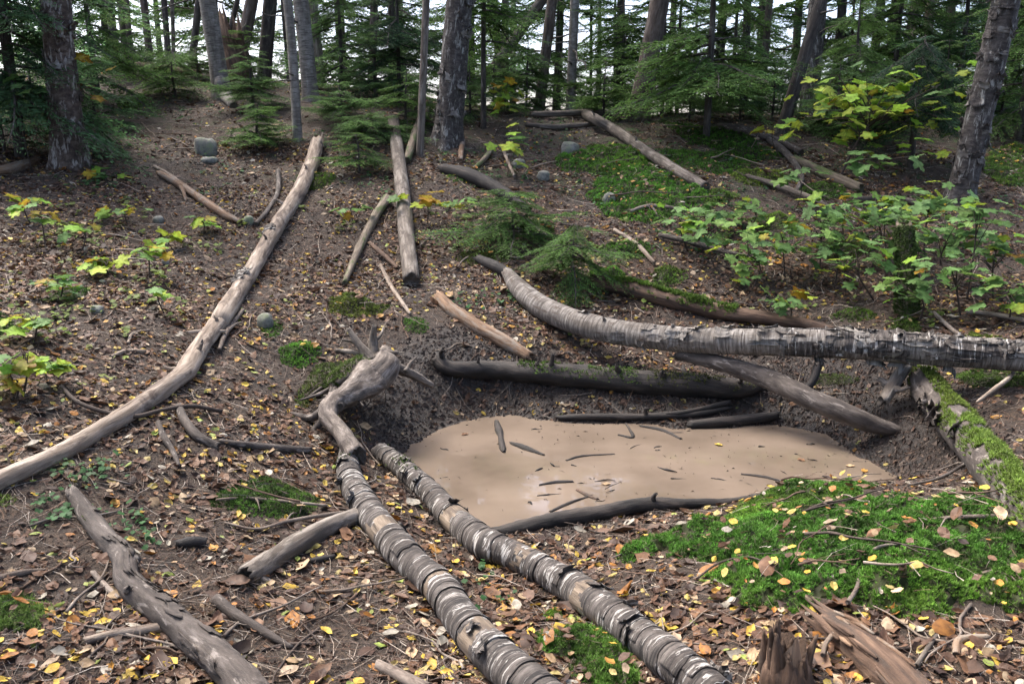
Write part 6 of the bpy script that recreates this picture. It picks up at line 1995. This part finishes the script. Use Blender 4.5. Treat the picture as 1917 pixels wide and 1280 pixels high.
# larger single twigs
NT = 190
TW = []
rt = np.random.default_rng(99)
cnt = 0
while cnt < NT:
    if cnt < 120:
        y = 1.9 + 4.0 * rt.uniform() ** 1.1
    else:
        y = rt.uniform(5.5, 11)
    x = rt.uniform(-1, 1) * .60 * y
    if pond_d(np.array([x]), np.array([y]))[0] < .12:
        continue
    cnt += 1
    L = rt.uniform(.12, .42) * (1 if y < 6 else 1.5)
    a = rt.uniform(0, 6.28)
    t = np.linspace(-.5, .5, 6)
    cx = x + math.cos(a) * t * L + np.cumsum(rt.normal(0, .016, 6))
    cy_ = y + math.sin(a) * t * L + np.cumsum(rt.normal(0, .016, 6))
    r0 = rt.uniform(.002, .0055) * (1 if y < 6 else 1.5)
    rs = raise_at(np.array([x]), np.array([y]))[0]
    z = H(cx, cy_) + r0 * 1.5 + rs + .02 * (t + .5) * rt.uniform(0, 1)
    z = np.maximum(z, np.linspace(z[0], z[-1], 6) * .7 + z * .3)
    path = np.c_[cx, cy_, z]
    tb = Tube(path, r0 * np.linspace(1.2, .45, 6), n=12, m=5, lump=.12, rough=.05)
    org_ = path[2].copy()
    mb = MB()
    mb.tube(tb, loc=org_)
    fork = 0
    for kx in range(rt.integers(0, 3)):
        j = int(rt.integers(3, 9))
        e = tb.C[j] + tb.T[j] * rt.uniform(.03, .08) + np.array([rt.normal(0, .04), rt.normal(0, .04), .01])
        e[2] = max(e[2], H(e[0], e[1]) + .004)
        mb.tube(Tube([tb.C[j], e], [tb.R[j] * .7, tb.R[j] * .3], n=5, m=4, lump=.05), loc=org_)
        fork = 1
    mt = ['twig', 'twig', 'grey_wood', 'pale_wood', 'stem', 'brown_wood'][int(rt.integers(6))]
    o = part('fallen_twig', mb.mesh('fallen_twig', M[mt]), None, org_)
    u, v = project(org_)
    wh = where_is(u, v, rs > .004) if v > 620 else min([(120, 420, 'below the flaky trunk'), (60, 560, 'at the left edge of the slope'), (280, 560, 'left of the long pale log'), (300, 330, 'on the trail'), (560, 480, 'right of the long pale log'), (700, 420, 'by the straight grey log'), (880, 600, 'by the orange-brown log'), (900, 420, 'above the fir seedlings'), (1150, 340, 'on the mossy back slope'), (1300, 480, 'left of the maple thicket'), (1600, 480, 'under the maple thicket'), (1850, 430, 'by the foot of the leaning birch'), (1450, 300, 'on the right ridge'), (600, 600, 'above the uprooted stump')], key=lambda m: (m[0] - u) ** 2 + (m[1] - v) ** 2)[2]
    cw = {'twig': 'grey-brown', 'grey_wood': 'grey', 'pale_wood': 'pale', 'stem': 'dark', 'brown_wood': 'reddish brown'}[mt]
    ln = 'long' if L > .3 else ('short' if L < .2 else 'middling')
    tag(o, f'{ln} {"forked" if fork else "unbranched"} {cw} twig {wh}', 'twig', f'{"forked" if fork else "thin"} {cw} twigs on the ground')

# ground-hugging green plants
def herbs(name, label, regs, col, size):
    mb = MB()
    V2, T = leaf_template('fine', 3)
    for u, v, du, dv, n in regs:
        uu, vv = RNG.normal(u, du * .5, n), RNG.normal(v, dv * .5, n)
        pp = np.array([P(a, b) for a, b in zip(uu[:max(6, n // 5)], vv[:max(6, n // 5)])])
        pp = np.repeat(pp, 5, 0)[:n]
        pp[:, :2] += RNG.normal(0, .03, (len(pp), 2))
        pp[:, 2] = H(pp[:, 0], pp[:, 1]) + RNG.uniform(.01, .04, len(pp))
        k = pond_d(pp[:, 0], pp[:, 1]) > .15
        pp = pp[k]
        nn = np.c_[RNG.normal(0, .3, len(pp)), RNG.normal(-.15, .3, len(pp)), np.ones(len(pp))]
        nn /= np.linalg.norm(nn, axis=1)[:, None]
        t, b = frames(nn, RNG.uniform(0, 6.28, len(pp)))
        sz = size * RNG.uniform(.6, 1.3, len(pp)) * (1 + .06 * pp[:, 1])
        q = leaf_verts(V2 * np.array([1, 1.25]), RNG.uniform(-.3, .4, len(pp)), sz)
        W = q[..., 0:1] * t[:, None] + q[..., 1:2] * b[:, None] + q[..., 2:3] * nn[:, None] + pp[:, None]
        F = (np.arange(len(pp))[:, None, None] * len(V2) + T[None]).reshape(-1, 3)
        mb.add(W.reshape(-1, 3), T=F, col=np.repeat(np.array(col) * RNG.uniform(.7, 1.3, (len(pp), 1)), len(V2), 0))
    o = part(name, mb.mesh(name, M['maple'], True))
    o['kind'] = 'stuff'
    o['label'] = label


herbs('ground_cover', 'low dark green creeping plants scattered over the slopes',
      [(150, 890, 60, 30, 60), (110, 970, 80, 30, 50), (250, 1000, 40, 50, 40), (240, 325, 60, 40, 130), (180, 340, 60, 30, 90), (330, 200, 120, 60, 160), (900, 300, 80, 40, 120), (1150, 320, 160, 60, 260), (1300, 300, 120, 50, 160),
       (890, 570, 40, 20, 40), (180, 300, 60, 40, 90), (1000, 270, 80, 30, 100), (700, 330, 60, 60, 60), (960, 560, 30, 20, 40), (400, 350, 70, 60, 60), (130, 530, 120, 60, 50), (650, 260, 80, 60, 120), (800, 1080, 200, 80, 20), (1600, 320, 200, 40, 120), (1100, 230, 160, 20, 120), (1900, 350, 60, 50, 60), (1180, 350, 120, 60, 300), (1400, 380, 120, 60, 200), (1300, 450, 120, 50, 120), (950, 340, 60, 40, 120)],
      (.05, .13, .045), .022)
herbs('ground_cover', 'pale yellow-green seedlings dotted over the left slope',
      [(150, 430, 160, 60, 160), (250, 520, 160, 90, 130), (90, 600, 100, 60, 110), (1350, 420, 160, 60, 160), (1150, 480, 120, 40, 80), (600, 420, 120, 80, 40), (880, 380, 60, 40, 40), (1450, 560, 200, 40, 50), (1750, 580, 180, 30, 50)], (.15, .21, .05), .03)

# leaves lying on the water and specks of floating debris
for i, (u, v, kd) in enumerate([(1592, 871, 'tan'), (1618, 880, 'orange'), (1345, 832, 'yellow'), (870, 812, 'brown'), (1500, 860, 'brown'), (1135, 905, 'tan')]):
    p = at_z(u, v, .004)
    key = [k for k in LM if k[0] == kd][0]
    o = part('floating_leaf', LM[key], None, p, (0, 0, i * 1.3), .05)
    tag(o, ['small tan leaf floating at the right end of the pond', 'orange leaf floating near the tan one at the right end of the pond', 'tiny yellow leaf floating right of the pond middle',
            'brown leaf floating at the far left of the pond', 'brown leaf floating in the right half of the pond', 'tan leaf floating above the near-edge log'][i], 'leaf')
n = 900
lo, hi = POND.min(0), POND.max(0)
x, y = RNG.uniform(lo[0], hi[0], n), RNG.uniform(lo[1], hi[1], n)
k = (poly_sd(x, y, POND) < -.02) & (RNG.uniform(0, 1, n) < .35 + .8 * np.clip(fbm(x * 3, y * 3, 2, 2), -.3, 1))
x, y = x[k], y[k]
n = len(x)
L, a = RNG.uniform(.003, .03, n) * RNG.uniform(.3, 1, n), RNG.uniform(0, 6.28, n)
w = RNG.uniform(.0015, .004, n)
dx, dy = np.cos(a), np.sin(a)
V = np.stack([np.c_[x - dx * L, y - dy * L, np.full(n, .0005)], np.c_[x - dy * w, y + dx * w, np.full(n, .004)], np.c_[x + dx * L, y + dy * L, np.full(n, .0005)], np.c_[x + dy * w, y - dx * w, np.full(n, .004)]], 1).reshape(-1, 3)
o = part('floating_debris', mesh_np('floating_debris', V, [np.arange(4 * n).reshape(-1, 4)], M['debris'], None, np.repeat(np.array([(.05, .035, .025), (.10, .07, .05), (.03, .022, .018)])[RNG.integers(0, 3, n)], 4, 0), None, False))
o['kind'] = 'stuff'
o['label'] = 'dark specks of wet debris floating on the pond'

# bark belongs to the trunk it grows on
for o in list(COL.objects):
    if o.name.split('.')[0] in ('bark_flake', 'bark_ring', 'bark_strip') and o.parent:
        tr = [c for c in o.parent.children if c.name.split('.')[0] == 'trunk']
        if tr:
            o.parent = tr[0]

# things whose labels came out alike are told apart by their place along the picture
_by = {}
for o in COL.objects:
    if o.parent is None and o.get('label') and o.get('category'):
        _by.setdefault(o['label'], []).append(o)
NUM = ['two', 'three', 'four', 'five', 'six', 'seven', 'eight', 'nine', 'ten']
ORD = ['second', 'third', 'fourth', 'fifth', 'sixth', 'seventh', 'eighth', 'ninth']
for lb, os_ in _by.items():
    k = len(os_)
    if k < 2 or k > 10:
        continue
    os_.sort(key=lambda o: project(np.array(o.location))[0])
    for i, o in enumerate(os_):
        w = 'leftmost' if i == 0 else ('rightmost' if i == k - 1 else ORD[i - 1] + ' from left')
        o['label'] = f'{lb}, {w} of {NUM[k - 2]}'
        if len(o['label'].split()) > 16:
            o['label'] = f'{lb}, {w}'
